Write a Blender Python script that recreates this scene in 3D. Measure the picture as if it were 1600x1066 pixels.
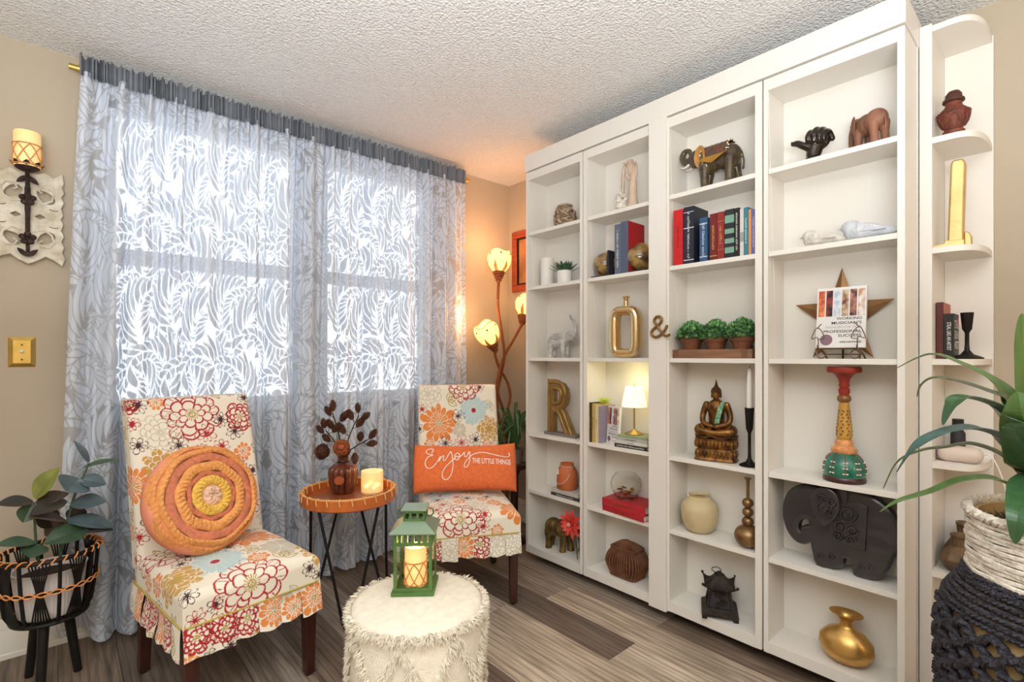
import bpy, bmesh, math, random
import numpy as np
from mathutils import Vector, Matrix, Euler
PI = math.pi
for o in list(bpy.data.objects): bpy.data.objects.remove(o, do_unlink=True)
scene = bpy.context.scene
COL = scene.collection

# ------------------------------------------------------------------ camera
F, A, HC, V0 = 787.06, 0.728, 1.1866, 556.19        # focal length in px (1600 wide), yaw, eye height, horizon row
cam = bpy.data.cameras.new('camera'); cam_o = bpy.data.objects.new('camera', cam); COL.objects.link(cam_o)
cam_o.location = (0, 0, HC); cam_o.rotation_euler = (PI/2, 0, -A)
cam.sensor_width = 36; cam.lens = 36*F/1600; cam.shift_y = (V0-533)/1600; cam.clip_start = .02
scene.camera = cam_o

# ------------------------------------------------------------------ world, exposure
scene.view_settings.view_transform = 'Standard'; scene.view_settings.look = 'None'
scene.view_settings.gamma = 1; scene.view_settings.use_curve_mapping = False
scene.view_settings.exposure = 0.24
w = bpy.data.worlds.new('world'); scene.world = w; w.use_nodes = True
bg = w.node_tree.nodes['Background']; bg.inputs[0].default_value = (0.86, 0.93, 1.0, 1); bg.inputs[1].default_value = 2.1
def area(name, loc, rot, size, power, col=(1, 1, 1)):
    l = bpy.data.lights.new(name, 'AREA'); l.energy = power; l.color = col; l.shape = 'RECTANGLE'; l.size, l.size_y = size
    o = bpy.data.objects.new(name, l); COL.objects.link(o); o.location = loc; o.rotation_euler = rot; return o
area('added_bounce_flash', (-.45, -.45, 1.3), (PI, 0, 0), (1.5, 1.5), 180, (.88, .945, 1))     # assumed flash behind the camera, added and turned up to brighten the ceiling

pt = bpy.data.lights.new('assumed_warm_light', 'POINT'); pt.energy = 9; pt.color = (1, .62, .33); pt.shadow_soft_size = .2      # assumed unseen light with no fixture, added to warm the right-hand side
po_ = bpy.data.objects.new('assumed_warm_light', pt); COL.objects.link(po_); po_.location = (1.3, -1.3, 1.2)

# ------------------------------------------------------------------ helpers
SIN, COS = math.sin(A), math.cos(A)
def on_x(u, X): t = (u-800)/F; return X*(COS-t*SIN)/(SIN+t*COS)
def on_y(u, Y): t = (u-800)/F; return Y*(SIN+t*COS)/(COS-t*SIN)
def at_x(u, v, X): Y = on_x(u, X); d = SIN*X+COS*Y; return Vector((X, Y, HC+(V0-v)*d/F))
def at_y(u, v, Y): X = on_y(u, Y); d = SIN*X+COS*Y; return Vector((X, Y, HC+(V0-v)*d/F))
def at_z(u, v, Z):
    d = F*(Z-HC)/(V0-v); l = (u-800)/F*d; return Vector((d*SIN+l*COS, d*COS-l*SIN, Z))
def lin(c): return tuple(((x/255)/12.92 if x/255 <= .04045 else ((x/255+.055)/1.055)**2.4) for x in c)
rnd = random.Random(7)

def mat(name, col, rough=.5, metal=0., var=0., vscale=8., bump=0., bscale=40., col2=None, stretch=(1, 1, 1),
        coat=0., sheen=0., trans=0., ior=1.45, emis=0., ecol=None, alpha=1., sss=0., attr=None, detail=4.):
    m = bpy.data.materials.new(name); m.use_nodes = True; nt = m.node_tree; N = nt.nodes; L = nt.links
    b = N['Principled BSDF']; c = lin(col)
    b.inputs['Base Color'].default_value = (*c, 1); b.inputs['Roughness'].default_value = rough
    b.inputs['Metallic'].default_value = metal; b.inputs['IOR'].default_value = ior
    b.inputs['Coat Weight'].default_value = coat; b.inputs['Sheen Weight'].default_value = sheen
    b.inputs['Transmission Weight'].default_value = trans; b.inputs['Alpha'].default_value = alpha
    if sss: b.inputs['Subsurface Weight'].default_value = sss; b.inputs['Subsurface Radius'].default_value = (.02, .012, .006)
    if emis: b.inputs['Emission Color'].default_value = (*lin(ecol or col), 1); b.inputs['Emission Strength'].default_value = emis
    if var or bump or col2:
        tc = N.new('ShaderNodeTexCoord'); mp = N.new('ShaderNodeMapping'); mp.inputs['Scale'].default_value = stretch
        L.new(tc.outputs['Object'], mp.inputs['Vector'])
    if var or col2:
        n = N.new('ShaderNodeTexNoise'); n.inputs['Scale'].default_value = vscale; n.inputs['Detail'].default_value = detail
        L.new(mp.outputs[0], n.inputs['Vector'])
        r = N.new('ShaderNodeValToRGB'); r.color_ramp.elements[0].position = .35; r.color_ramp.elements[1].position = .65
        c2 = lin(col2) if col2 else tuple(min(1, x*(1+var)) for x in c)
        c1 = c if col2 else tuple(x*(1-var) for x in c)
        r.color_ramp.elements[0].color = (*c1, 1); r.color_ramp.elements[1].color = (*c2, 1)
        L.new(n.outputs['Fac'], r.inputs[0]); L.new(r.outputs[0], b.inputs['Base Color'])
    if attr:
        a = N.new('ShaderNodeAttribute'); a.attribute_name = attr; L.new(a.outputs['Color'], b.inputs['Base Color'])
    if bump:
        n2 = N.new('ShaderNodeTexNoise'); n2.inputs['Scale'].default_value = bscale; n2.inputs['Detail'].default_value = 3
        L.new(mp.outputs[0], n2.inputs['Vector'])
        bp = N.new('ShaderNodeBump'); bp.inputs['Strength'].default_value = bump; bp.inputs['Distance'].default_value = .01
        L.new(n2.outputs['Fac'], bp.inputs['Height']); L.new(bp.outputs[0], b.inputs['Normal'])
    return m

class MB:
    def __init__(s): s.v = []; s.f = []; s.c = None
    def add(s, vs, fs):
        o = len(s.v); s.v += [tuple(p) for p in vs]; s.f += [tuple(i+o for i in q) for q in fs]; return s
    def bx(s, x0, x1, y0, y1, z0, z1, R=None, c=None):
        vs = [Vector((x, y, z)) for x in (x0, x1) for y in (y0, y1) for z in (z0, z1)]
        if R is not None:
            c = Vector(c) if c is not None else Vector(((x0+x1)/2, (y0+y1)/2, (z0+z1)/2)); vs = [c+R@(p-c) for p in vs]
        return s.add(vs, [(0, 1, 3, 2), (4, 6, 7, 5), (0, 4, 5, 1), (2, 3, 7, 6), (0, 2, 6, 4), (1, 5, 7, 3)])
    def tube(s, P, r=.01, n=8, closed=False, cap=True, flat=1.):
        P = [Vector(p) for p in P]; k = len(P); R = r if hasattr(r, '__len__') else [r]*k
        T = []
        for i in range(k):
            a = P[(i-1) % k] if (closed or i) else P[0]; b = P[(i+1) % k] if (closed or i < k-1) else P[-1]
            T.append((b-a).normalized() if (b-a).length > 1e-9 else Vector((0, 0, 1)))
        up = Vector((0, 0, 1)) if abs(T[0].z) < .9 else Vector((1, 0, 0))
        nrm = (up-T[0]*up.dot(T[0])).normalized(); vs = []
        for i in range(k):
            nrm = nrm-T[i]*nrm.dot(T[i])
            nrm = nrm.normalized() if nrm.length > 1e-6 else T[i].orthogonal().normalized()
            bn = T[i].cross(nrm)
            for j in range(n):
                th = 2*PI*j/n; vs.append(P[i]+(nrm*math.cos(th)*flat+bn*math.sin(th))*R[i])
        fs = []
        for i in range(k if closed else k-1):
            for j in range(n):
                a = i*n+j; b = i*n+(j+1) % n; c = ((i+1) % k)*n+(j+1) % n; d = ((i+1) % k)*n+j; fs.append((a, b, c, d))
        if cap and not closed: fs += [tuple(range(n-1, -1, -1)), tuple((k-1)*n+j for j in range(n))]
        return s.add(vs, fs)
    def lathe(s, prof, n=24, c=(0, 0, 0), sx=1., sy=1., cap=True, R=None, rot=0., ngon=None):
        vs = []; c = Vector(c)
        for r, z in prof:
            for j in range(n):
                th = 2*PI*j/n+rot; p = Vector((r*sx*math.cos(th), r*sy*math.sin(th), z)); vs.append(c+(R@p if R is not None else p))
        k = len(prof); fs = []
        for i in range(k-1):
            for j in range(n):
                fs.append((i*n+j, i*n+(j+1) % n, (i+1)*n+(j+1) % n, (i+1)*n+j))
        if cap:
            if prof[0][0] > 1e-5: fs.append(tuple(range(n-1, -1, -1)))
            if prof[-1][0] > 1e-5: fs.append(tuple((k-1)*n+j for j in range(n)))
        return s.add(vs, fs)
    def ball(s, c, r, n=16, m=10, R=None, cut=0.):
        r = r if hasattr(r, '__len__') else (r, r, r); c = Vector(c); vs = []; fs = []
        for i in range(m+1):
            ph = -PI/2+cut+(PI-cut)*i/m
            for j in range(n):
                th = 2*PI*j/n; p = Vector((r[0]*math.cos(ph)*math.cos(th), r[1]*math.cos(ph)*math.sin(th), r[2]*math.sin(ph)))
                vs.append(c+(R@p if R is not None else p))
        for i in range(m):
            for j in range(n): fs.append((i*n+j, i*n+(j+1) % n, (i+1)*n+(j+1) % n, (i+1)*n+j))
        return s.add(vs, fs)
    def prism(s, poly, d0, d1, ax='y', M=None):
        """poly: 2-D outline; ax y -> (x, z) outline swept along y; ax z -> (x, y) outline swept along z; ax x -> (y, z)"""
        k = len(poly); vs = []
        for d in (d0, d1):
            for a, b in poly:
                p = Vector((a, d, b) if ax == 'y' else (a, b, d) if ax == 'z' else (d, a, b)); vs.append(M@p if M is not None else p)
        fs = [tuple(range(k)), tuple(range(2*k-1, k-1, -1))]+[(i, i+k, (i+1) % k+k, (i+1) % k) for i in range(k)]
        return s.add(vs, fs)
    def grid(s, fn, nu, nv, cu=False):
        vs = [fn(i/(nu-1) if not cu else i/nu, j/(nv-1)) for j in range(nv) for i in range(nu)]; fs = []
        for j in range(nv-1):
            for i in range(nu if cu else nu-1):
                i2 = (i+1) % nu; fs.append((j*nu+i, j*nu+i2, (j+1)*nu+i2, (j+1)*nu+i))
        return s.add(vs, fs)
    def build(s, name, m, parent=None, loc=None, rz=0., sharp=38, bevel=0., sub=0, solid=0., fix=True):
        me = bpy.data.meshes.new(name); me.from_pydata([tuple(p) for p in s.v], [], s.f); 
        if fix:
            b = bmesh.new(); b.from_mesh(me); bmesh.ops.remove_doubles(b, verts=b.verts, dist=1e-6)
            bmesh.ops.recalc_face_normals(b, faces=b.faces); b.to_mesh(me); b.free()
        me.materials.append(m)
        if sharp is not None:
            for p in me.polygons: p.use_smooth = True
            me.set_sharp_from_angle(angle=math.radians(sharp))
        o = bpy.data.objects.new(name, me); COL.objects.link(o)
        if parent is not None: o.parent = parent
        if loc is not None: o.location = loc
        if rz: o.rotation_euler = (0, 0, rz)
        if solid: q = o.modifiers.new('s', 'SOLIDIFY'); q.thickness = solid; q.offset = 0
        if bevel: q = o.modifiers.new('b', 'BEVEL'); q.width = bevel; q.segments = 2; q.limit_method = 'ANGLE'; q.angle_limit = math.radians(50)
        if sub: q = o.modifiers.new('u', 'SUBSURF'); q.levels = sub; q.render_levels = sub
        return o

def tag(o, label=None, cat=None, group=None, kind=None):
    if label: o['label'] = label
    if cat: o['category'] = cat
    if group: o['group'] = group
    if kind: o['kind'] = kind
    return o
def thing(name, label, cat, loc=(0, 0, 0), rz=0., group=None):
    o = bpy.data.objects.new(name, None); COL.objects.link(o); o.empty_display_size = .05
    o.location = loc; o.rotation_euler = (0, 0, rz); return tag(o, label, cat, group)
def kids(o): return [c for c in bpy.data.objects if c.parent == o]
def dup(o, parent=None):
    c = o.copy(); COL.objects.link(c); c.parent = parent
    for ch in kids(o): dup(ch, c)
    return c
def share(o, parent, loc=None, rot=None):
    c = o.copy(); COL.objects.link(c); c.parent = parent
    if loc is not None: c.location = loc
    if rot is not None: c.rotation_euler = rot
    return c
_tc = {}
def text_mesh(txt, size=1., align='CENTER', ext=0., bold=0., space=1.):
    """outline lettering as a mesh in the local xy plane; returns (verts, faces)"""
    cu = bpy.data.curves.new('t', 'FONT'); cu.body = txt; cu.size = size; cu.align_x = align; cu.align_y = 'CENTER'
    cu.extrude = ext; cu.offset = bold; cu.space_character = space; cu.resolution_u = 3
    o = bpy.data.objects.new('t', cu); COL.objects.link(o)
    dg = bpy.context.evaluated_depsgraph_get(); me = bpy.data.meshes.new_from_object(o.evaluated_get(dg))
    v = [tuple(p.co) for p in me.vertices]; f = [tuple(p.vertices) for p in me.polygons]
    bpy.data.objects.remove(o); bpy.data.curves.remove(cu); bpy.data.meshes.remove(me)
    return v, f
def lettering(txt, m, parent, M, width=None, height=None, name='lettering', bold=0., align='CENTER', ext=0.0002, space=1., fn=None):
    """letters fitted to width/height, placed with matrix M (text x -> M x, text y -> M y, out -> M z)"""
    v, f = text_mesh(txt, 1., align, 0, bold, space); v = np.array(v)
    if len(v) == 0: return None
    w0 = np.ptp(v[:, 0]); h0 = np.ptp(v[:, 1]); sx = width/w0 if width else None; sy = height/h0 if height else None
    sx = sx or sy; sy = sy or sx
    v[:, 0] *= sx; v[:, 1] *= sy
    b = MB()
    if fn: pts = [fn(p[0], p[1]) for p in v]
    else: pts = [M@Vector((p[0], p[1], ext)) for p in v]
    b.add(pts, f); return b.build(name, m, parent, sharp=None, fix=False)
def frame(o, x, y):
    """4x4 from origin and two axis directions"""
    x = Vector(x).normalized(); y = Vector(y).normalized(); z = x.cross(y)
    return Matrix(((x.x, y.x, z.x, o[0]), (x.y, y.y, z.y, o[1]), (x.z, y.z, z.z, o[2]), (0, 0, 0, 1)))
def bez(P, n=12):
    """Catmull-Rom through points"""
    P = [Vector(p) for p in P]; out = []
    for i in range(len(P)-1):
        p0 = P[max(i-1, 0)]; p1 = P[i]; p2 = P[i+1]; p3 = P[min(i+2, len(P)-1)]
        for k in range(n):
            t = k/n; out.append(.5*((2*p1)+(p2-p0)*t+(2*p0-5*p1+4*p2-p3)*t*t+(3*p1-p0-3*p2+p3)*t**3))
    out.append(P[-1]); return out
def lerp(a, b, t): return a+(b-a)*t
def ramp(x, xs, ys): return float(np.interp(x, xs, ys))
def rotx(a): return Matrix.Rotation(a, 3, 'X')
def roty(a): return Matrix.Rotation(a, 3, 'Y')
def rotz(a): return Matrix.Rotation(a, 3, 'Z')
def skin(name, verts, edges, rad, m, parent=None, sub=2, root=0):
    """continuous organic body grown over a skeleton"""
    me = bpy.data.meshes.new(name); me.from_pydata(verts, edges, []); me.materials.append(m)
    o = bpy.data.objects.new(name, me); COL.objects.link(o); o.parent = parent
    s = o.modifiers.new('k', 'SKIN'); s.use_smooth_shade = True
    for i, d in enumerate(me.skin_vertices[0].data):
        r = rad[i]; d.radius = r if hasattr(r, '__len__') else (r, r); d.use_root = (i == root)
    q = o.modifiers.new('u', 'SUBSURF'); q.levels = sub; q.render_levels = sub
    dg = bpy.context.evaluated_depsgraph_get(); em = bpy.data.meshes.new_from_object(o.evaluated_get(dg))
    o.modifiers.clear(); o.data = em; em.name = name; bpy.data.meshes.remove(me)
    for p in em.polygons: p.use_smooth = True
    if not em.materials: em.materials.append(m)
    return o
# ------------------------------------------------------------------ shared materials
M_wall = mat('wall_paint', (187, 172, 150), .85, var=.03, vscale=3, bump=.12, bscale=220)
M_ceil = mat('popcorn_ceiling', (238, 236, 233), .95, var=.05, vscale=110, bump=1., bscale=95)
M_ceil.node_tree.nodes['Bump'].inputs['Distance'].default_value = .015
M_trim = mat('trim_white', (240, 234, 220), .45)
M_white = mat('white_laminate', (232, 226, 216), .42, var=.007, vscale=30, stretch=(8, 8, .6))
M_black = mat('black_iron', (30, 27, 25), .5, .4, var=.2, vscale=60)
M_brass = mat('brass', (212, 176, 98), .4, 1., var=.12, vscale=20)
M_dark = mat('dark_toe', (40, 34, 30), .8)
YW, XW, H = 2.797, 2.4635, 2.44          # window wall, bookcase wall, ceiling height
X0, Y0 = -2.4, -2.2                       # the room runs on behind the camera
# ------------------------------------------------------------------ floor of grey-brown planks
def plank_mat():
    m = bpy.data.materials.new('vinyl_plank'); m.use_nodes = True; nt = m.node_tree; N = nt.nodes; L = nt.links; b = N['Principled BSDF']
    b.inputs['Roughness'].default_value = .42
    oi = N.new('ShaderNodeObjectInfo'); tc = N.new('ShaderNodeTexCoord')
    off = N.new('ShaderNodeVectorMath'); off.operation = 'SCALE'; off.inputs[0].default_value = (31, 57, 0); L.new(oi.outputs['Random'], off.inputs['Scale'])
    ad = N.new('ShaderNodeVectorMath'); ad.operation = 'ADD'; L.new(tc.outputs['Object'], ad.inputs[0]); L.new(off.outputs[0], ad.inputs[1])
    mp = N.new('ShaderNodeMapping'); mp.inputs['Scale'].default_value = (9, .8, 1); L.new(ad.outputs[0], mp.inputs[0])
    n1 = N.new('ShaderNodeTexNoise'); n1.inputs['Scale'].default_value = 1.6; n1.inputs['Detail'].default_value = 6; n1.inputs['Distortion'].default_value = 1.6; L.new(mp.outputs[0], n1.inputs['Vector'])
    mp2 = N.new('ShaderNodeMapping'); mp2.inputs['Scale'].default_value = (60, 3, 1); L.new(ad.outputs[0], mp2.inputs[0])
    n2 = N.new('ShaderNodeTexNoise'); n2.inputs['Scale'].default_value = 2.2; n2.inputs['Detail'].default_value = 5; L.new(mp2.outputs[0], n2.inputs['Vector'])
    wv = N.new('ShaderNodeTexWave'); wv.inputs['Scale'].default_value = 1.3; wv.inputs['Distortion'].default_value = 9; wv.inputs['Detail'].default_value = 3; wv.inputs['Detail Scale'].default_value = .7; L.new(mp.outputs[0], wv.inputs['Vector'])
    base = N.new('ShaderNodeValToRGB'); cr = base.color_ramp; cols = [(134, 117, 101), (208, 191, 170), (168, 153, 138), (196, 178, 157), (122, 107, 94), (182, 163, 142)]
    cr.interpolation = 'CONSTANT'
    while len(cr.elements) < 6: cr.elements.new(.5)
    for i, c in enumerate(cols): cr.elements[i].position = i/6; cr.elements[i].color = (*lin(c), 1)
    L.new(oi.outputs['Random'], base.inputs[0])
    r1 = N.new('ShaderNodeValToRGB'); r1.color_ramp.elements[0].position = .3; r1.color_ramp.elements[1].position = .72
    r1.color_ramp.elements[0].color = (.5, .46, .43, 1); r1.color_ramp.elements[1].color = (1.25, 1.25, 1.25, 1); L.new(n1.outputs['Fac'], r1.inputs[0])
    r2 = N.new('ShaderNodeValToRGB'); r2.color_ramp.elements[0].position = .3; r2.color_ramp.elements[1].position = .6
    r2.color_ramp.elements[0].color = (.62, .6, .58, 1); r2.color_ramp.elements[1].color = (1.1, 1.1, 1.1, 1); L.new(n2.outputs['Fac'], r2.inputs[0])
    r3 = N.new('ShaderNodeValToRGB'); r3.color_ramp.elements[0].position = 0; r3.color_ramp.elements[1].position = .35
    r3.color_ramp.elements[0].color = (.62, .58, .55, 1); r3.color_ramp.elements[1].color = (1, 1, 1, 1); L.new(wv.outputs['Fac'], r3.inputs[0])
    last = base.outputs[0]
    for r in (r1, r2, r3):
        x = N.new('ShaderNodeMix'); x.data_type = 'RGBA'; x.blend_type = 'MULTIPLY'; x.inputs[0].default_value = .85; L.new(last, x.inputs[6]); L.new(r.outputs[0], x.inputs[7]); last = x.outputs[2]
    L.new(last, b.inputs['Base Color'])
    bp = N.new('ShaderNodeBump'); bp.inputs['Strength'].default_value = .15; bp.inputs['Distance'].default_value = .004; L.new(n2.outputs['Fac'], bp.inputs['Height']); L.new(bp.outputs[0], b.inputs['Normal'])
    return m
M_plank = plank_mat()
fl = tag(MB().bx(X0, XW+.1, Y0, YW+.1, -.06, -.006).build('floor', M_dark, sharp=None), kind='structure')
PW, PL, G = .178, 1.22, .0012
def plank(x0, x1, y0, y1):
    w_, l_ = x1-x0-G, y1-y0-G
    o = MB().bx(-w_/2, w_/2, -l_/2, l_/2, -.006, 0).build('plank', M_plank, fl, ((x0+x1)/2, (y0+y1)/2, 0), sharp=None)
    o.modifiers.new('b', 'BEVEL').width = .001
r0 = random.Random(5); i = 0; x = -.014-14*PW
ends = {}
while x < XW:
    x1 = min(x+PW, XW+.02); xa = max(x, X0); 
    y = YW+.02; nxt = y-r0.uniform(.25, 1.2)
    if abs(x-(-.014+10*PW)) < .01: nxt = 1.732
    while y > Y0:
        ya = max(nxt, Y0)
        if x1 > xa+.02: plank(xa, x1, ya, y)
        y = nxt; nxt = y-PL
    x += PW
# ------------------------------------------------------------------ ceiling, walls, windows
tag(MB().bx(X0, XW+.1, Y0, YW+.1, H, H+.1).build('ceiling', M_ceil, sharp=None), kind='structure')
WIN = [(.13, .97), (1.07, 1.78)]; WZ0, WZ1 = .93, 2.31
wb = MB(); y0, y1 = YW, YW+.14
for a, b in ((X0, WIN[0][0]), (WIN[0][1], WIN[1][0]), (WIN[1][1], XW+.1)): wb.bx(a, b, y0, y1, 0, H)
for a, b in WIN: wb.bx(a, b, y0, y1, 0, WZ0); wb.bx(a, b, y0, y1, WZ1, H)
tag(wb.build('wall_back', M_wall, sharp=None), kind='structure')
tag(MB().bx(XW, XW+.1, Y0, YW, 0, H).build('wall_right', M_wall, sharp=None), kind='structure')
tag(MB().bx(X0-.1, X0, Y0-.1, YW+.14, 0, H).build('wall_left', M_wall, sharp=None), kind='structure')
tag(MB().bx(X0, XW+.1, Y0-.1, Y0, 0, H).build('wall_front', M_wall, sharp=None), kind='structure')
M_pane = bpy.data.materials.new('window_glass'); M_pane.use_nodes = True
nt = M_pane.node_tree; nt.nodes.clear(); oo = nt.nodes.new('ShaderNodeOutputMaterial'); mx = nt.nodes.new('ShaderNodeMixShader'); tr = nt.nodes.new('ShaderNodeBsdfTransparent'); gl = nt.nodes.new('ShaderNodeBsdfGlossy'); gl.inputs['Roughness'].default_value = .03
fr = nt.nodes.new('ShaderNodeFresnel'); fr.inputs[0].default_value = 1.3; nt.links.new(fr.outputs[0], mx.inputs[0]); nt.links.new(tr.outputs[0], mx.inputs[1]); nt.links.new(gl.outputs[0], mx.inputs[2]); nt.links.new(mx.outputs[0], oo.inputs[0])
for i, (a, b) in enumerate(WIN):
    wn = MB(); t = .045
    wn.bx(a, a+t, YW+.02, YW+.1, WZ0, WZ1).bx(b-t, b, YW+.02, YW+.1, WZ0, WZ1).bx(a, b, YW+.02, YW+.1, WZ1-t, WZ1).bx(a, b, YW+.02, YW+.1, WZ0, WZ0+t)
    wo = tag(wn.build('window_%d' % (i+1), M_trim, sharp=None), kind='structure')
    MB().bx(a+t, b-t, YW+.03, YW+.09, 1.6, 1.665).build('sash_rail', M_trim, wo, sharp=None)
    MB().bx(a+t, b-t, YW+.075, YW+.08, WZ0+t, 1.6).build('pane', M_pane, wo, sharp=None)
    MB().bx(a+t, b-t, YW+.055, YW+.06, 1.665, WZ1-t).build('pane', M_pane, wo, sharp=None)
    MB().bx(a-.02, b+.02, YW-.03, YW+.02, WZ0-.025, WZ0).build('sill', M_trim, wo, bevel=.004)
def skirting(name, poly_len, fn):
    prof = [(0, 0), (.016, 0), (.016, .018), (.013, .022), (.013, .105), (.009, .112), (.011, .125), (.006, .14), (.004, .155), (0, .157)]
    b = MB(); k = len(prof); vs = []
    for d in poly_len:
        for o, z in prof: vs.append(fn(d, o, z))
    b.add(vs, [(i, i+1, i+1+k, i+k) for i in range(k-1)]+[tuple(range(k)), tuple(range(2*k-1, k-1, -1))])
    return tag(b.build(name, M_trim, sharp=30), kind='structure')
skirting('baseboard_back', (X0, XW), lambda d, o, z: (d, YW-o, z))
skirting('baseboard_right', (Y0, YW-.016), lambda d, o, z: (XW-o, d, z))

# ------------------------------------------------------------------ bookcase with four hinged shelf sections
XF = 2.008; XB = 2.165; TH = .018
SZ = [.096, .416, .742, 1.176, 1.585, 1.900]; ZTOP = 2.20; ZD0, ZD1 = .053, 2.245
bk = thing('wall_bookcase', 'long white built-in bookcase with four open shelf columns along the right wall', 'bookcase', (2.2, 1.25, 0))
O = Vector((2.2, 1.25, 0))
def wbx(b, x0, x1, y0, y1, z0, z1): return b.bx(x0-O.x, x1-O.x, y0-O.y, y1-O.y, z0, z1)
YL, YR = 2.136, .363
wbx(MB(), XF-.006, XW-.17, YR, YL, 2.252, 2.346).build('header_board', M_white, bk, sharp=None, bevel=.0015)
wbx(MB(), XF-.014, XF+.012, 1.213, 1.301, .048, 2.25).build('center_stile', M_white, bk, sharp=None, bevel=.0015)
fb = MB(); wbx(fb, 2.20, XW-.017, YL-.04, YL, 0, 2.252); wbx(fb, 2.20, XW-.017, YR+.002, YR+.04, 0, 2.252); wbx(fb, XW-.17, XW-.017, YR, YL, 2.252, 2.346); wbx(fb, 2.24, 2.26, YR+.04, YL-.04, .07, 2.252)
fb.build('rear_frame', M_white, bk, sharp=None)
wbx(MB(), 2.10, 2.12, YR+.03, YL-.03, .0, .05).build('toe_kick', M_dark, bk, sharp=None)
COLS = [(2.132, 1.705, 2.114, 1.722), (1.699, 1.29, 1.675, 1.30), (1.225, .8075, 1.2055, .833), (.8015, .366, .785, .386)]
for ya, yb, ia, ib in COLS:
    c = MB(); xb = XB+.012
    wbx(c, XF, xb, ia, ya, ZD0, ZD1); wbx(c, XF, xb, yb, ib, ZD0, ZD1)
    wbx(c, XF, xb, ib, ia, ZD0, SZ[0]); wbx(c, XF, xb, ib, ia, ZTOP, ZD1)
    sec = c.build('bookcase_section', M_white, bk, sharp=None, bevel=.0012)
    wbx(MB(), XB, XB+.008, ib, ia, SZ[0], ZTOP).build('back_panel', M_white, sec, sharp=None)
    for z in SZ[1:]:
        wbx(MB(), XF+.004, XB, ib, ia, z-.019, z).build('shelf', M_white, sec, sharp=None, bevel=.001)
# rounded end shelves on the near side
ye = .3282
eu = thing('end_shelf_unit', 'narrow white end shelf tower with rounded shelves at the near end of the bookcase', 'shelf unit', (2.4, .28, 0))
def ebx(b, x0, x1, y0, y1, z0, z1): return b.bx(x0-2.4, x1-2.4, y0-.28, y1-.28, z0, z1)
ebx(MB(), 2.205, XW-.017, ye, ye+.034, 0, 2.318).build('side_panel', M_white, eu, sharp=None, bevel=.001)
ebx(MB(), XW-.017, XW-.002, .196, ye, 0, 2.318).build('back_panel', M_white, eu, sharp=None, bevel=.001)
EZ = [.10, .455, .825, 1.176, 1.555, 1.93, 2.312]
for z in EZ:
    xf = 2.21; xb = XW-.017; yo = .199; pts = [(xb, ye), (xf, ye)]
    for k in range(17): th = PI/2*k/16; pts.append((xf+(xb-xf)*(1-math.cos(th)**.62), ye-.03-(ye-.03-yo)*math.sin(th)**.62))
    MB().prism([(x-2.4, y-.28) for x, y in pts], z-.02, z, 'z').build('shelf', M_white, eu, sharp=30)
# ------------------------------------------------------------------ curtain rod and patterned sheer
YC = 2.70; ZR = 2.354
rod = thing('curtain_rod', 'slim brass curtain rod with block finials near the ceiling', 'curtain rod', (1.0, YC, ZR))
MB().tube([(-.93, 0, 0), (.99, 0, 0)], .009, 10).build('pole', M_brass, rod)
for s, x in ((-1, -.955), (1, 1.005)):
    MB().tube([(x-.012*0, 0, 0), (x+.02*s*-1, 0, 0)], .016, 12).tube([(x-.028*(s < 0)-0.0*(s > 0), 0, .0), (x+.012, 0, 0)], .012, 12).build('finial', M_brass, rod)
    bx_ = x+(.055 if s < 0 else -.05)
    MB().bx(bx_-.008, bx_+.008, -.012, .012, -.014, .014).bx(bx_-.006, bx_+.006, .0, YW-YC, -.007, .007).bx(bx_-.012, bx_+.012, YW-YC-.006, YW-YC, -.045, .02).build('bracket', M_brass, rod, bevel=.002)

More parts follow.
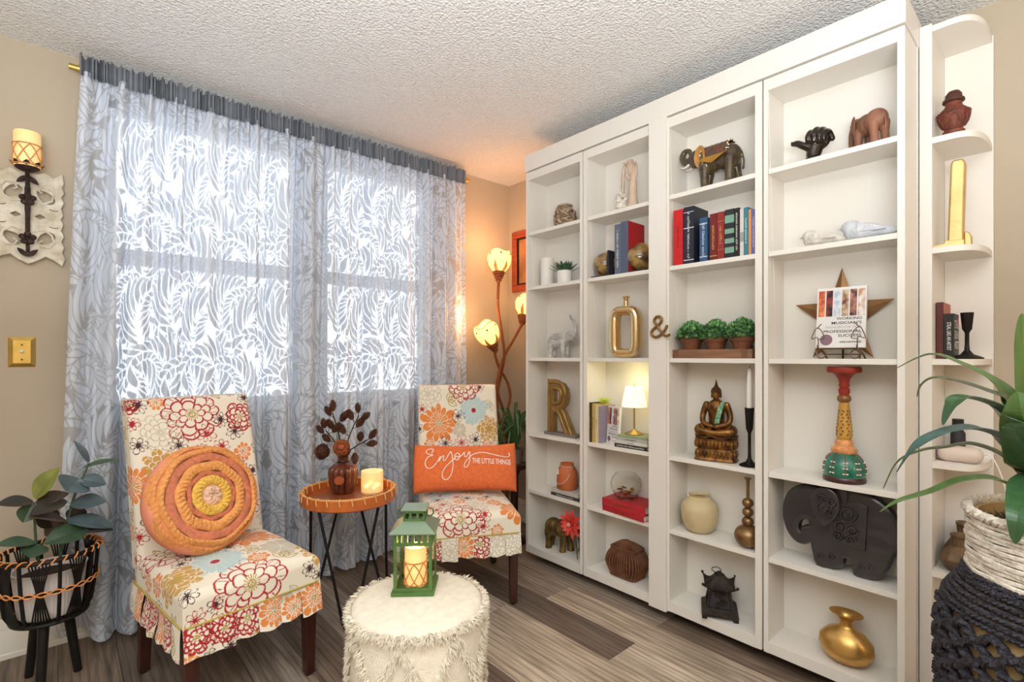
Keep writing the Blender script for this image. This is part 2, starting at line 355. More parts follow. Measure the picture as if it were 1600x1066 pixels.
NX, NZ = 1120, 430
SX = 1.5                                   # fabric fullness
def leaf_pattern(S, Z, seed=3):
    """denser woven acanthus leaves on sheer ground: 1 = leaf, 0 = sheer"""
    r = random.Random(seed); P = np.zeros(S.shape, np.float32); leaves = []
    def fan(cx, cz, base, n, L, spread, W, cv):
        for k in range(n):
            t = (k/(n-1)-.5) if n > 1 else 0; a = base+spread*t
            leaves.append((cx, cz, a, L*(1-.45*abs(t)*1.2)*r.uniform(.88, 1.1), W*r.uniform(.85, 1.15), cv*math.copysign(1, t if abs(t) > .05 else r.uniform(-1, 1))*(abs(t)*1.6+.25)))
    for _ in range(2600):
        leaves.append((r.uniform(-.1, 3.2), r.uniform(-.1, 2.4), r.uniform(0, 2*PI), r.uniform(.08, .12), r.uniform(.014, .02), r.uniform(-5, 5)))
    cx = -.1; col = 0
    while cx < 3.2:
        z = -.25+(col % 2)*.21; flip = 1 if col % 2 else -1
        while z < 2.5:                                  # feathered acanthus plumes on curling stems
            x_, z_ = cx+r.uniform(-.03, .03), z+r.uniform(-.03, .03); a = PI/2+flip*r.uniform(.1, .5); n = 11; bend = -flip*r.uniform(.12, .2)
            for k in range(n):
                t = k/(n-1); L = (.15-.075*t)*r.uniform(.9, 1.1)*(.75+.5*math.sin(PI*min(1, t*1.3+.15)))
                for s in (-1, 1):
                    leaves.append((x_, z_, a+s*(1.0-.45*t), L*(1.0 if s == flip else .82), .0235-.008*t, -s*(5.2-1.5*t)))
                x_ += .034*math.cos(a); z_ += .034*math.sin(a); a += bend*(1+1.6*t)
            leaves.append((x_, z_, a, .1, .02, bend*20))
            z += .31; flip = -flip
        cx += .15; col += 1
    s0, z0 = S[0, 0], Z[0, 0]; ds = (S[0, -1]-s0)/(S.shape[1]-1); dz = (Z[-1, 0]-z0)/(S.shape[0]-1)
    for (x, z, a, L, W, cv) in leaves:
        i0 = max(0, int((x-L*1.3-s0)/ds)); i1 = min(S.shape[1], int((x+L*1.3-s0)/ds)+1)
        jA, jB = sorted(((z-L*1.3-z0)/dz, (z+L*1.3-z0)/dz)); j0 = max(0, int(jA)); j1 = min(S.shape[0], int(jB)+1)
        if i1-i0 < 2 or j1-j0 < 2: continue
        dx = S[j0:j1, i0:i1]-x; dy = Z[j0:j1, i0:i1]-z; ca, sa = math.cos(a), math.sin(a)
        lx = dx*ca+dy*sa; ly = -dx*sa+dy*ca-cv*lx*lx; t = np.clip(lx/L, 0, 1)
        wd = W*np.sin(PI*np.clip(t, 0, 1)**1.9)**.7
        inside = (lx > 0) & (lx < L); d = np.where(inside, wd-np.abs(ly), -.02)
        sub = P[j0:j1, i0:i1]; gap = np.where((lx > -.004) & (lx < L+.005), wd+.0048-np.abs(ly), -.02)
        sub *= 1-np.clip(gap/.003+.5, 0, 1); np.maximum(sub, np.clip(d/.003+.5, 0, 1), out=sub)
    return P
def make_curtain():
    t = np.linspace(0, 1, NX); zz = np.linspace(0, 1, NZ); T, W_ = np.meshgrid(t, zz)          # W_: 0 at top, 1 at hem
    r = np.random.RandomState(4)
    xl = .055-.075*W_**.8; xr = 1.985+.0*W_
    ph = np.cumsum(np.interp(t, np.linspace(0, 1, 24), r.uniform(.5, 1.6, 24))); ph = ph/ph[-1]*2*PI*15
    ph2 = np.cumsum(np.interp(t, np.linspace(0, 1, 40), r.uniform(.5, 1.7, 40))); ph2 = ph2/ph2[-1]*2*PI*41
    env = np.interp(t, np.linspace(0, 1, 18), r.uniform(.35, 1.2, 18)); env[:60] *= np.linspace(.2, 1, 60)
    drift = np.interp(zz, np.linspace(0, 1, 7), r.uniform(-.5, .5, 7))[:, None]
    amp = .010+.042*W_**.8
    fold = env*np.sin(ph[None, :]+drift+.4*W_)
    sharp = np.sign(fold)*np.abs(fold)**.8
    fine = np.sin(ph2[None, :]+.6*drift)*(.014-.005*W_)
    y = YC-.006-amp*sharp-fine-.05*W_**2*(.4+.6*np.sin(2.2*PI*T-.6))
    x = xl+(xr-xl)*T-.012*W_*np.cos(ph[None, :]+drift)*env
    z = ZR-.012-(ZR-.034)*W_
    z = z+.012*np.sin(ph[None, :]*.5)*W_**6+.05*W_**6*np.clip(1-T*9, 0, 1)
    y = np.clip(y, None, YW-.02)
    S = np.repeat(t[None, :]*1.97*SX, NZ, 0); Zp = np.repeat((2.33*(1-zz))[:, None], NX, 1)
    Pm = leaf_pattern(S, Zp)
    co = np.stack([x, y, z], -1).reshape(-1, 3)
    idx = np.arange(NX*NZ).reshape(NZ, NX); q = np.stack([idx[:-1, :-1], idx[1:, :-1], idx[1:, 1:], idx[:-1, 1:]], -1).reshape(-1, 4)
    me = bpy.data.meshes.new('panel'); me.vertices.add(len(co)); me.vertices.foreach_set('co', co.astype(np.float32).ravel())
    me.loops.add(q.size); me.loops.foreach_set('vertex_index', q.ravel().astype(np.int32)); me.polygons.add(len(q)); me.polygons.foreach_set('loop_start', np.arange(0, q.size, 4, dtype=np.int32))
    me.update(calc_edges=True); me.polygons.foreach_set('use_smooth', np.ones(len(q), bool))
    at = me.attributes.new('leaf', 'FLOAT', 'POINT'); at.data.foreach_set('value', Pm.ravel().astype(np.float32))
    return me
def curtain_mat(name, leafy=True, k=1.):
    m = bpy.data.materials.new(name); m.use_nodes = True; nt = m.node_tree; nt.nodes.clear(); N = nt.nodes; L = nt.links
    out = N.new('ShaderNodeOutputMaterial'); c = lin((214, 221, 233))
    def fab(a, tl, t):
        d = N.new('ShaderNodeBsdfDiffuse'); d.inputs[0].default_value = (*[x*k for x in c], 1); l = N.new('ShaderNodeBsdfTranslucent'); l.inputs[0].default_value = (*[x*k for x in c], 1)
        m1 = N.new('ShaderNodeMixShader'); m1.inputs[0].default_value = tl; L.new(d.outputs[0], m1.inputs[1]); L.new(l.outputs[0], m1.inputs[2])
        tp = N.new('ShaderNodeBsdfTransparent'); m2 = N.new('ShaderNodeMixShader'); m2.inputs[0].default_value = t; L.new(m1.outputs[0], m2.inputs[1]); L.new(tp.outputs[0], m2.inputs[2]); return m2
    leaf = fab(1, .08, .02)
    if leafy:
        sheer = fab(1, .4, .44); a = N.new('ShaderNodeAttribute'); a.attribute_name = 'leaf'; mx = N.new('ShaderNodeMixShader')
        L.new(a.outputs['Fac'], mx.inputs[0]); L.new(sheer.outputs[0], mx.inputs[1]); L.new(leaf.outputs[0], mx.inputs[2]); L.new(mx.outputs[0], out.inputs[0])
    else: L.new(leaf.outputs[0], out.inputs[0])
    return m
cur = thing('sheer_curtain', 'wide sheer white curtain with woven leaf scrolls over the window', 'curtain', (1.0, YC, 0))
M_cur = curtain_mat('leaf_sheer')
me = make_curtain(); me.materials.append(M_cur); po = bpy.data.objects.new('panel', me); COL.objects.link(po); po.parent = cur; po.location = (-1.0, -YC, 0)
M_ruf = curtain_mat('shaded_heading', False, .36)  # same cloth, darkened: the backlit shade of the heading is in its colour
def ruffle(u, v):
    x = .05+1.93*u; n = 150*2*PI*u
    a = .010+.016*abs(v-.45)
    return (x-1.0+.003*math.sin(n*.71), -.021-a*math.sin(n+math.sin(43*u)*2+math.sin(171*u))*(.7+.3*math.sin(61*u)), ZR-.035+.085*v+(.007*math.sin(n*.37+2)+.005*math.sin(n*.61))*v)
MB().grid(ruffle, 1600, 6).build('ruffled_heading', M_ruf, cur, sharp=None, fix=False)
# ------------------------------------------------------------------ painted-cloth helpers
def np_grid(name, co, m, parent=None, col=None, closed=False):
    """co: (nv, nu, 3) array -> smooth quad mesh, optional linear colour per point"""
    nv, nu = co.shape[:2]; idx = np.arange(nv*nu).reshape(nv, nu)
    if closed: idx = np.concatenate([idx, idx[:, :1]], 1)
    q = np.stack([idx[:-1, :-1], idx[:-1, 1:], idx[1:, 1:], idx[1:, :-1]], -1).reshape(-1, 4)
    me = bpy.data.meshes.new(name); me.vertices.add(nv*nu); me.vertices.foreach_set('co', co.astype(np.float32).ravel())
    me.loops.add(q.size); me.loops.foreach_set('vertex_index', q.ravel().astype(np.int32)); me.polygons.add(len(q)); me.polygons.foreach_set('loop_start', np.arange(0, q.size, 4, dtype=np.int32))
    me.update(calc_edges=True); me.polygons.foreach_set('use_smooth', np.ones(len(q), bool)); me.materials.append(m)
    if col is not None:
        at = me.attributes.new('paint', 'FLOAT_COLOR', 'POINT'); c4 = np.ones((nv*nu, 4), np.float32); c4[:, :3] = col.reshape(-1, 3); at.data.foreach_set('color', c4.ravel())
    o = bpy.data.objects.new(name, me); COL.objects.link(o); o.parent = parent; return o
CREAM, RED, ORG, BLUE, BRN, OLV, MUS, GRY = [np.array(lin(c)) for c in ((240, 231, 212), (176, 28, 38), (232, 140, 66), (188, 212, 212), (70, 38, 44), (178, 150, 66), (204, 160, 84), (206, 198, 176))]
def paint_flowers(U, V, flowers, base=CREAM):
    C = np.tile(base, U.shape+(1,)).astype(np.float32)
    for kind, x, y, R, rot in flowers:
        m = (np.abs(U-x) < R*1.25) & (np.abs(V-y) < R*1.25)
        if not m.any(): continue
        dx, dy = U[m]-x, V[m]-y; r = np.hypot(dx, dy)/R; th = np.arctan2(dy, dx)+rot; c = C[m]; lw = .0019/R
        def petals(n, r0, r1, ph=0., pw=.5, amp=.3):
            k = np.mod(th+ph+.16*np.sin(2*th+x*90), 2*PI)*n/(2*PI); f = np.abs(np.mod(k, 1)-.5)*2      # 0 petal axis, 1 between
            vary = 1+.10*np.sin(np.floor(k)*2.4+y*70)
            edge = (r1-amp*(f**2.2))*vary; return f, edge
        if kind in ('peony', 'peony_m', 'peony_g', 'rose'):
            ln = {'peony': RED, 'rose': RED, 'peony_m': OLV, 'peony_g': GRY*.85}[kind]; lw2 = lw*(1.7 if kind in ('peony', 'rose') else .9)
            if kind == 'peony_m':
                f, e = petals(9, 0, 1.0); c[r < e] = MUS
                ln = CREAM
            prev = np.full_like(r, .22)
            for k_, (n, r1, ph) in enumerate(((7, .48, .2), (9, .74, .5), (11, 1.0, 0))):
                f, e = petals(n, 0, r1, ph, amp=.13)
                on = (np.abs(r-e) < lw2) | ((1-f)*PI/n*r < lw2*.8) & (r > prev) & (r < e)
                if k_ == 2 and kind == 'peony': on |= (np.abs(f-.45)*PI/n*r < lw2*.45) & (r > prev+.06) & (r < e-.05)
                c[on] = ln; prev = e
            s = (r < .24) & (np.abs(np.sin(9*th)) > .75) | (np.abs(r-.1) < lw); c[s] = OLV if kind != 'peony_g' else GRY
        elif kind in ('daisy', 'daisy_s'):
            f, e = petals(13 if kind == 'daisy' else 9, 0, 1., amp=.28); n = 13 if kind == 'daisy' else 9
            ins = (r < e) & ((1-f)*PI/n*r > lw*.7); c[ins] = ORG; c[(f*PI/n*r < lw*.28) & (r > .3) & (r < .7)] = CREAM
            f2, e2 = petals(9, 0, .55, .3, amp=.12); c[(np.abs(r-e2) < lw*.6)] = CREAM
            c[r < .2] = CREAM; c[(r < .2) & (np.abs(np.sin(8*th+20*r)) > .6)] = OLV
        elif kind == 'blue':
            f, e = petals(22, 0, 1., amp=.16); c[(r < e) & ((1-f)*PI/22*r > lw*.35)] = BLUE; c[r < .16] = RED
        elif kind in ('brown', 'redsmall'):
            f, e = petals(8, 0, 1., amp=.45); ln = BRN if kind == 'brown' else RED; w2 = lw*.9
            c[(np.abs(r-e) < w2) | ((1-f)*PI/8*r < w2) & (r < e) | (f*PI/8*r < w2*.6) & (r > .15) & (r < .5)] = ln; c[r < .13] = ln
        elif kind in ('leaf', 'leaf_g'):
            ln = OLV if kind == 'leaf' else GRY*.85
            for a0 in (-.5, .35, 1.2):
                ca, sa = math.cos(rot+a0), math.sin(rot+a0); lx = (dx*ca+dy*sa)/R; ly = (-dx*sa+dy*ca)/R
                wd = .26*np.sin(PI*np.clip(lx, 0, 1)**.8); onl = (lx > 0) & (lx < 1); w2 = lw
                c[onl & (np.abs(np.abs(ly)-wd) < w2)] = ln; c[onl & (np.abs(ly) < w2*.7) & (lx < .85)] = ln
                c[onl & (np.abs(ly) < wd) & (np.abs(np.mod(lx*5-np.abs(ly)*3, 1)-.5) < .06)] = ln
        elif kind == 'solid_g':
            f, e = petals(9, 0, 1., amp=.2); c[(r < e)] = GRY; c[(1-f)*PI/9*r < lw*.5] = CREAM
        C[m] = c
    return C
def scatter(seed, x0, x1, y0, y1, fixed, n=60):
    """fixed big blooms plus fillers in the gaps between them"""
    r = random.Random(seed); out = []; occ = [(f[1], f[2], f[3]) for f in fixed]
    for _ in range(n*6):
        k = r.choice(['leaf', 'leaf_g', 'brown', 'daisy_s', 'redsmall', 'solid_g', 'leaf', 'leaf_g']); R = {'leaf': .048, 'leaf_g': .055, 'brown': .028, 'daisy_s': .032, 'redsmall': .03, 'solid_g': .045}[k]*r.uniform(.85, 1.15)
        x, y = r.uniform(x0, x1), r.uniform(y0, y1)
        if all(math.hypot(x-a, y-b) > (R+c)*.83 for a, b, c in occ):
            occ.append((x, y, R)); out.append((k, x, y, R, r.uniform(0, 6)))
    return out+[tuple(f)+((r.uniform(0, 6),) if len(f) == 4 else ()) for f in fixed]
M_fabric = mat('floral_cotton', (240, 231, 212), .85, sheen=.15, attr='paint')
M_pipe = mat('olive_piping', (186, 164, 84), .8)
M_leg = mat('dark_walnut', (62, 30, 22), .35, var=.25, vscale=10, stretch=(6, 6, 1), coat=.2)
def fold(p, h, rr):
    """distance along cloth -> (position, drop) round an edge of radius rr at half-width h"""
    s = np.sign(p); a = np.abs(p); f = h-rr; q = rr*PI/2
    t = np.clip((a-f)/rr, 0, PI/2); x = np.where(a <= f, a, f+rr*np.sin(t)); d = np.where(a <= f, 0, rr*(1-np.cos(t)))+np.clip(a-f-q, 0, None)
    return s*x, d
def make_chair(name, label, loc, rz, seat_fl, back_fl, seed, lean=.14):
    t = thing(name, label, 'chair', loc, rz, 'floral slipcovered chairs')
    hx, hy, zt, rr = .225, .25, .445, .028; dr = .10
    px = np.linspace(-hx-dr+.012, hx+dr-.012, 300); py = np.linspace(-hy-dr+.012, hy+dr-.012, 320); Pq, Qq = np.meshgrid(px, py)
    x, dx = fold(Pq, hx, rr); y, dy = fold(Qq, hy, rr)
    dome = .028*np.clip(1-(Pq/hx)**2, 0, 1)**.7*np.clip(1-(Qq/hy)**2, 0, 1)**.7
    z = zt+dome-(dx**5+dy**5)**.2
    z += .0016*np.sin(Pq*37+Qq*11)*np.sin(Qq*29)
    np_grid('seat_cover', np.stack([x, y, z], -1), M_fabric, t, paint_flowers(Pq, Qq, scatter(seed, -.34, .34, -.36, .36, seat_fl)))
    # backrest
    z0, z1 = .40, 1.015; hz = (z1-z0)/2; th = .075
    px = np.linspace(-hx-th, hx+th, 290); pz = np.linspace(-hz-.0, hz+th, 340); Pq, Qq = np.meshgrid(px, pz)
    x, dx = fold(Pq, hx, .022); zz, dz = fold(Qq, hz, .022); dz = np.where(Qq > 0, dz, 0); zz = np.where(Qq < -hz+.03, Qq, zz)
    dep = (dx**5+dz**5)**.2; zw = z0+hz+zz
    yb = .205+lean*np.clip((zw-.42)/.6, 0, 1)**1.25+dep-.012*np.clip(1-(Pq/hx)**2, 0, 1)*np.clip(1-(Qq/hz)**2, 0, 1)
    xw = x*(1+.0*zw)
    np_grid('backrest_cover', np.stack([xw, yb, zw], -1), M_fabric, t, paint_flowers(Pq, Qq+hz+z0, scatter(seed+1, -.31, .31, .38, 1.1, back_fl)))
    b = MB(); k = []
    for zq in (.30, .45, .6, .75, .9, 1.0):
        yq = .205+lean*max(0, (zq-.42)/.6)**1.25; k.append((yq+.03, yq+.078, zq))
    vs = []
    for ya, yb_, zq in k: vs += [(-.215, ya, zq), (.215, ya, zq), (.215, yb_, zq), (-.215, yb_, zq)]
    fs = [(0, 1, 2, 3), tuple(len(vs)-4+i for i in (3, 2, 1, 0))]
    for i in range(len(k)-1):
        for j in range(4): fs.append((i*4+j, i*4+(j+1) % 4, i*4+4+(j+1) % 4, i*4+4+j))
    b.add(vs, fs).build('backrest_back', mat(name+'_back', (226, 212, 188), .9), t, bevel=.01)
    # piping and skirt
    zp = .348; c = [(-hx-.003, -hy-.003), (hx+.003, -hy-.003), (hx+.003, hy+.02), (-hx-.003, hy+.02)]
    MB().tube([(c[3][0], c[3][1], zp+.004), (c[0][0], c[0][1]+.02, zp), (c[0][0]+.006, c[0][1]+.006, zp), (c[0][0]+.02, c[0][1], zp), (c[1][0]-.02, c[1][1], zp), (c[1][0]-.006, c[1][1]+.006, zp), (c[1][0], c[1][1]+.02, zp), (c[2][0], c[2][1], zp+.004)], .0035, 6).build('piping', M_pipe, t)
    r = random.Random(seed)
    def flap(ox, oy, ax, w, k):
        nu, nv = 34, 46; U, V = np.meshgrid(np.linspace(-.5, .5, nu), np.linspace(0, 1, nv)); hgt = .098+r.uniform(-.006, .006)
        bow = .010*V**1.3+.006*np.cos(U*PI)*V+.004*np.sin(V*3+k); dirx = math.cos(ax); diry = math.sin(ax); nx, ny = diry, -dirx
        X = ox+U*w*(1-.02*V)*dirx+bow*nx; Y = oy+U*w*(1-.02*V)*diry+bow*ny; Z = zp-V*hgt+.004*np.cos(U*5+k)*V
        fl_ = scatter(seed+k*3, -.06, .06, -.12, .02, [(r.choice(['daisy', 'peony', 'rose', 'peony_g', 'leaf', 'leaf_g', 'daisy', 'peony']), r.uniform(-.015, .015), r.uniform(-.06, -.03), r.uniform(.045, .062))], 8)
        np_grid('skirt_flap', np.stack([X, Y, Z], -1), M_fabric, t, paint_flowers(U*w, -V*hgt, fl_))
    n = 6; wf = 2*hx/n
    for i in range(n): flap(-hx+wf*(i+.5), -hy-.002-(.003 if i % 2 else 0), 0, wf*1.02, i)
    n = 7; wf = (2*hy+.02)/n
    for i in range(n):
        flap(hx+.002+(.003 if i % 2 else 0), -hy+wf*(i+.5), PI/2, wf*1.02, 10+i); flap(-hx-.002-(.003 if i % 2 else 0), -hy+wf*(i+.5), -PI/2, wf*1.02, 20+i)
    for lx, ly in ((-.195, -.222), (.195, -.222), (.195, .225), (-.195, .225)):
        rear = ly > 0; y1 = ly+(.04 if rear else 0); a, q = .022, .0165
        MB().add([(lx-a, ly-a, .34), (lx+a, ly-a, .34), (lx+a, ly+a, .34), (lx-a, ly+a, .34), (lx-q, y1-q, .008), (lx+q, y1-q, .008), (lx+q, y1+q, .008), (lx-q, y1+q, .008)],
                 [(0, 1, 2, 3), (7, 6, 5, 4), (0, 4, 5, 1), (1, 5, 6, 2), (2, 6, 7, 3), (3, 7, 4, 0)]).build('leg', M_leg, t, bevel=.002)
        MB().lathe([(.011, 0), (.013, .003), (.011, .009)], 12, (lx, y1, 0)).build('foot_glide', M_black, t)
    MB().bx(-.2, .2, -.225, .24, .30, .35).build('seat_rail', M_leg, t)
    return t
make_chair('slipper_chair', 'floral slipcovered chair in the foreground holding the round orange pillow', (.458, 2.098, 0), math.radians(8.5),
    [('peony', -.02, -.262, .115, .4), ('blue', -.075, -.085, .092, 0), ('daisy', .085, .085, .105, .3), ('peony_m', -.2, -.11, .085, 0), ('peony', -.15, .15, .105, 1), ('daisy_s', .045, -.15, .036, 0), ('daisy_s', .185, .03, .036, 1),
     ('brown', -.12, .04, .036, 0), ('brown', .005, .005, .04, 1), ('brown', .15, .2, .034, 0), ('solid_g', .15, -.1, .075, 0), ('peony_m', .255, -.2, .085, 1), ('leaf', .075, -.075, .06, 2.5), ('leaf', .11, -.2, .06, .6), ('redsmall', -.02, .16, .045, 0), ('brown', -.21, -.235, .034, 0), ('daisy_s', -.25, 0, .04, 0)],
    [('peony', -.01, .945, .105, .2), ('peony', .175, .92, .058, 1), ('brown', .095, .915, .031, 0), ('brown', .145, .86, .034, 0), ('peony_g', -.125, .885, .075, 0), ('brown', -.07, .83, .034, 0), ('redsmall', .035, .865, .036, 0), ('peony_m', -.125, .745, .082, 0), ('daisy', -.235, .70, .07, 0), ('brown', -.2, .845, .03, 0),
     ('brown', -.175, .585, .04, 0), ('rose', -.22, 1.0, .035, 0), ('brown', -.19, .995, .034, 0), ('peony_g', -.1, .54, .07, 0), ('redsmall', .19, .56, .045, 0), ('blue', .05, .7, .09, 0)], 11, .165)
make_chair('slipper_chair', 'floral slipcovered chair by the corner lamp with the lettered orange pillow', (1.544, 2.086, 0), math.radians(-28.3),
    [('peony', -.06, -.252, .105, .4), ('daisy', .215, -.21, .085, 0), ('brown', -.005, -.06, .036, 0), ('redsmall', -.13, -.11, .042, 0), ('daisy_s', .12, -.13, .038, 0), ('peony_g', .02, -.17, .06, 0), ('peony_m', .05, .06, .07, 0), ('blue', -.13, .03, .06, 0), ('solid_g', .16, .02, .06, 0), ('brown', -.15, -.03, .03, 0), ('brown', -.17, .13, .035, 0)],
    [('daisy', -.115, .81, .1, .2), ('blue', .085, .875, .083, 0), ('peony', .03, 1.01, .085, .4), ('brown', -.005, .845, .036, 0), ('peony_g', -.17, .97, .08, 0), ('leaf', -.06, .93, .06, 0), ('brown', -.08, .70, .038, 0), ('brown', .09, .715, .036, 0), ('redsmall', .01, .70, .04, 0), ('peony_m', .17, .77, .07, 0), ('solid_g', 0, .77, .04, 0)], 31, .13)

# ------------------------------------------------------------------ round crocheted pillow
def round_pillow():
    t = thing('round_pillow', 'round orange pillow with crocheted rings leaning on the floral chair', 'pillow', (.392, 2.15, .465), 0)
    t.scale = (.97, .97, .97); n = Vector((.34, -.86, .34)).normalized(); R = .205; c = Vector((0, .02, R*.955))
    zx = Vector((0, 0, 1)); xa = n.cross(zx).normalized()*-1; xa = zx.cross(n).normalized(); ya = n.cross(xa)
    Mx = Matrix((xa, ya, n)).transposed()
    M_coral = mat('coral_cotton', (244, 156, 128), .9, bump=.1, bscale=300)
    MB().lathe([(0.001, -.12), (.06, -.117), (.12, -.105), (.165, -.085), (.195, -.05), (.2065, -.012), (.2045, .012), (.196, .03), (.18, .04), (0.001, .046)], 64, c, R=Mx).build('pillow_body', M_coral, t)
    bands = [(0, .038, (244, 200, 172), 6), (.038, .076, (250, 198, 92), 22), (.076, .094, (222, 132, 98), 40), (.094, .132, (252, 172, 100), 44), (.132, .164, (224, 136, 102), 60), (.164, .186, (252, 170, 100), 56), (.186, .206, (252, 164, 98), 64)]
    for r0_, r1_, cc, k in bands:
        flat = cc[1] < 140; nu, nv = 260, 12; Th, Q = np.meshgrid(np.linspace(0, 2*PI, nu, endpoint=False), np.linspace(0, 1, nv))
        rad = r0_+(r1_-r0_)*Q; base = .052+.012*(1-(rad/.206)**2)-.05*np.clip((rad-.165)/.045, 0, 1)**2
        if flat: h = .004*np.sin(Q*PI)+.0022*np.sin(Th*k*2+Q*9)*np.sin(Q*PI*4)
        else: h = (.016*np.sin(Q*PI)**.6)*(.5+0.5*np.abs(np.sin(Th*k/2+.8*np.sin(Q*6))))+.003*np.sin(Th*k*1.7+Q*12)*np.sin(Q*PI)
        rad = rad+.003*np.sin(Th*7+k)*(r0_ > .05)
        P_ = np.stack([rad*np.cos(Th), rad*np.sin(Th), base+h-.006], -1); A_ = np.array(Mx); co = P_@A_.T+np.array(c)
        np_grid('crochet_ring', co, mat('yarn_%d' % k, cc, .95, var=.14, vscale=70, bump=.5, bscale=260), t, closed=True)
round_pillow()

# ------------------------------------------------------------------ lumbar pillow with script
def lumbar():
    t = thing('lumbar_pillow', 'orange oblong pillow with white script lettering on the corner chair', 'pillow', (1.575, 2.135, .482), math.radians(-36))
    hw, hh, th = .265, .124, .078; lean = math.radians(20); Rm = rotx(-lean); c = Vector((0, .0, hh*.94))
    def surf(a, b, s):
        e = max(0, 1-abs(a)**2.6)*max(0, 1-abs(b)**2.6); d = th*e**.42
        pin = 1-.07*(1-abs(a)**4)*abs(b)**3*0
        x = a*hw*(1-.05*(1-b*b)*abs(a)**6*-1)*(1-.035*(1-abs(b)**2)*abs(a)**3+.0); z = b*hh*(1-.09*(1-abs(a)**2)*abs(b)**3+.02*abs(a)**6)
        wr = .003*math.sin(a*9+b*3)*abs(b)**2+.002*math.sin(a*23)*abs(b)**4
        return c+Rm@Vector((x, s*d+wr, z))
    M_or = mat('orange_linen', (232, 116, 64), .92, var=.08, vscale=60, bump=.25, bscale=500)
    b = MB(); b.grid(lambda u, v: surf(u*2-1, v*2-1, -1), 60, 36); b.grid(lambda u, v: surf(1-u*2, v*2-1, 1), 60, 36)
    b.build('pillow_body', M_or, t, sharp=None)
    M_let = mat('white_embroidery', (250, 240, 226), .8)
    def px(p):
        x, y = p; a = (x-490)/455; bb = -(y-822-.05*(x-490))/205; return surf(a, bb, -1)+Rm@Vector((0, -.0022, 0))
    E_ = [(190, 690), (207, 665), (195, 648), (160, 650), (143, 672), (165, 697), (205, 708), (160, 722), (136, 770), (155, 812), (195, 815), (240, 775), (272, 725), (258, 770), (275, 738), (300, 722), (296, 756), (312, 762), (345, 712), (362, 690), (376, 740), (382, 810), (368, 880), (335, 920), (302, 915), (288, 878), (312, 825), (360, 780), (402, 745), (395, 725), (420, 708), (440, 728), (428, 762), (404, 765), (400, 735), (445, 740), (482, 705), (480, 735), (502, 742), (525, 700), (530, 760), (515, 815), (492, 834), (480, 815), (505, 770), (560, 728), (640, 716), (720, 735), (800, 757), (860, 768), (884, 757), (884, 738), (874, 738)]
    pts = [Vector((p.x, p.y, 0)) for p in bez([(x, y, 0) for x, y in E_], 5)]
    MB().tube([px((p.x, p.y)) for p in pts], .0024, 6).build('script_lettering', M_let, t)
    lettering('THE LITTLE THINGS', M_let, t, None, 345, 44, fn=lambda x, y: px((722+x, 800+.05*0*x+x*.095-y)), bold=.012)
lumbar()
# ------------------------------------------------------------------ tray table, vase of cones, votive
M_tray = mat('orange_wood', (196, 104, 44), .35, var=.18, vscale=5, stretch=(1, 9, 1), coat=.3)
M_trayin = mat('tray_inlay', (150, 84, 52), .28, var=.15, vscale=6, coat=.4)
M_rat = mat('rattan_wrap', (226, 176, 108), .7)
TC = Vector((1.0, 2.268, 0)); ZT = .512
tb = thing('tray_table', 'round orange wooden tray table on black hairpin legs between the chairs', 'side table', TC)
MB().lathe([(.001, ZT), (.205, ZT), (.213, ZT+.006), (.213, ZT+.05), (.211, ZT+.053), (.201, ZT+.053), (.199, ZT+.05), (.199, ZT+.014), (.001, ZT+.014)], 64).build('tray', M_tray, tb, sharp=30)
MB().lathe([(.001, ZT+.0145), (.19, ZT+.0145), (.19, ZT+.016), (.001, ZT+.016)], 64).build('tray_inlay', M_trayin, tb)
MB().tube([(.207*math.cos(i*PI/24), .207*math.sin(i*PI/24), ZT+.054) for i in range(48)], .004, 6, closed=True).build('rim_cord', M_rat, tb)
wr = None
for k in range(26):
    a = 2*PI*k/26
    if wr is None: wr = MB().tube([(-.011, -.004, ZT+.03), (-.0105, 0, ZT+.05), (-.006, .001, ZT+.058), (.004, .0, ZT+.058), (.0105, 0, ZT+.05), (.0105, .003, ZT+.028)], .0028, 6).build('rim_wrap', M_rat, tb); o = wr
    else: o = share(wr, tb)
    o.location = (.2075*math.cos(a), .2075*math.sin(a), 0); o.rotation_euler = (0, 0, a+PI)
va = math.atan2(-TC.y, -TC.x)
for k, (rf) in enumerate((.2, .19, .19)):
    a = va+2*PI*k/3; foot = Vector((rf*math.cos(a), rf*math.sin(a), .006)); tg = Vector((-math.sin(a), math.cos(a), 0))
    tops = [Vector((.172*math.cos(a+s*.84), .172*math.sin(a+s*.84), ZT)) for s in (-1, 1)]
    P = [tops[0], lerp(tops[0], foot-tg*.02, .5), foot-tg*.026+Vector((0, 0, .03)), foot-tg*.016+Vector((0, 0, .006)), foot, foot+tg*.016+Vector((0, 0, .006)), foot+tg*.026+Vector((0, 0, .03)), lerp(tops[1], foot+tg*.02, .5), tops[1]]
    MB().tube(P, .0065, 8).build('hairpin_leg', M_black, tb)
ZI = ZT+.016
def ribbed(prof, n, ribs, depth, c=(0, 0, 0)):
    def f(u, v):
        i = v*(len(prof)-1); k = min(int(i), len(prof)-2); t = i-k; r = lerp(prof[k][0], prof[k+1][0], t); z = lerp(prof[k][1], prof[k+1][1], t); d = lerp(prof[k][2], prof[k+1][2], t)
        th = 2*PI*u; r *= 1-depth*d*(1-abs(math.cos(ribs*th/2))**.6); return (c[0]+r*math.cos(th), c[1]+r*math.sin(th), c[2]+z)
    return MB().grid(f, n, len(prof)*3, cu=True)
vp = at_z(535, 772, ZI); 
vs_ = thing('gourd_vase', 'ribbed brown wooden vase with a round tag on the tray table', 'vase', (vp.x+.012, vp.y+.02, ZI)); vs_.scale = (1.18, 1.18, 1.0)
M_vase = mat('brown_glaze', (100, 48, 26), .32, var=.45, vscale=14, stretch=(3, 3, .5), coat=.4)
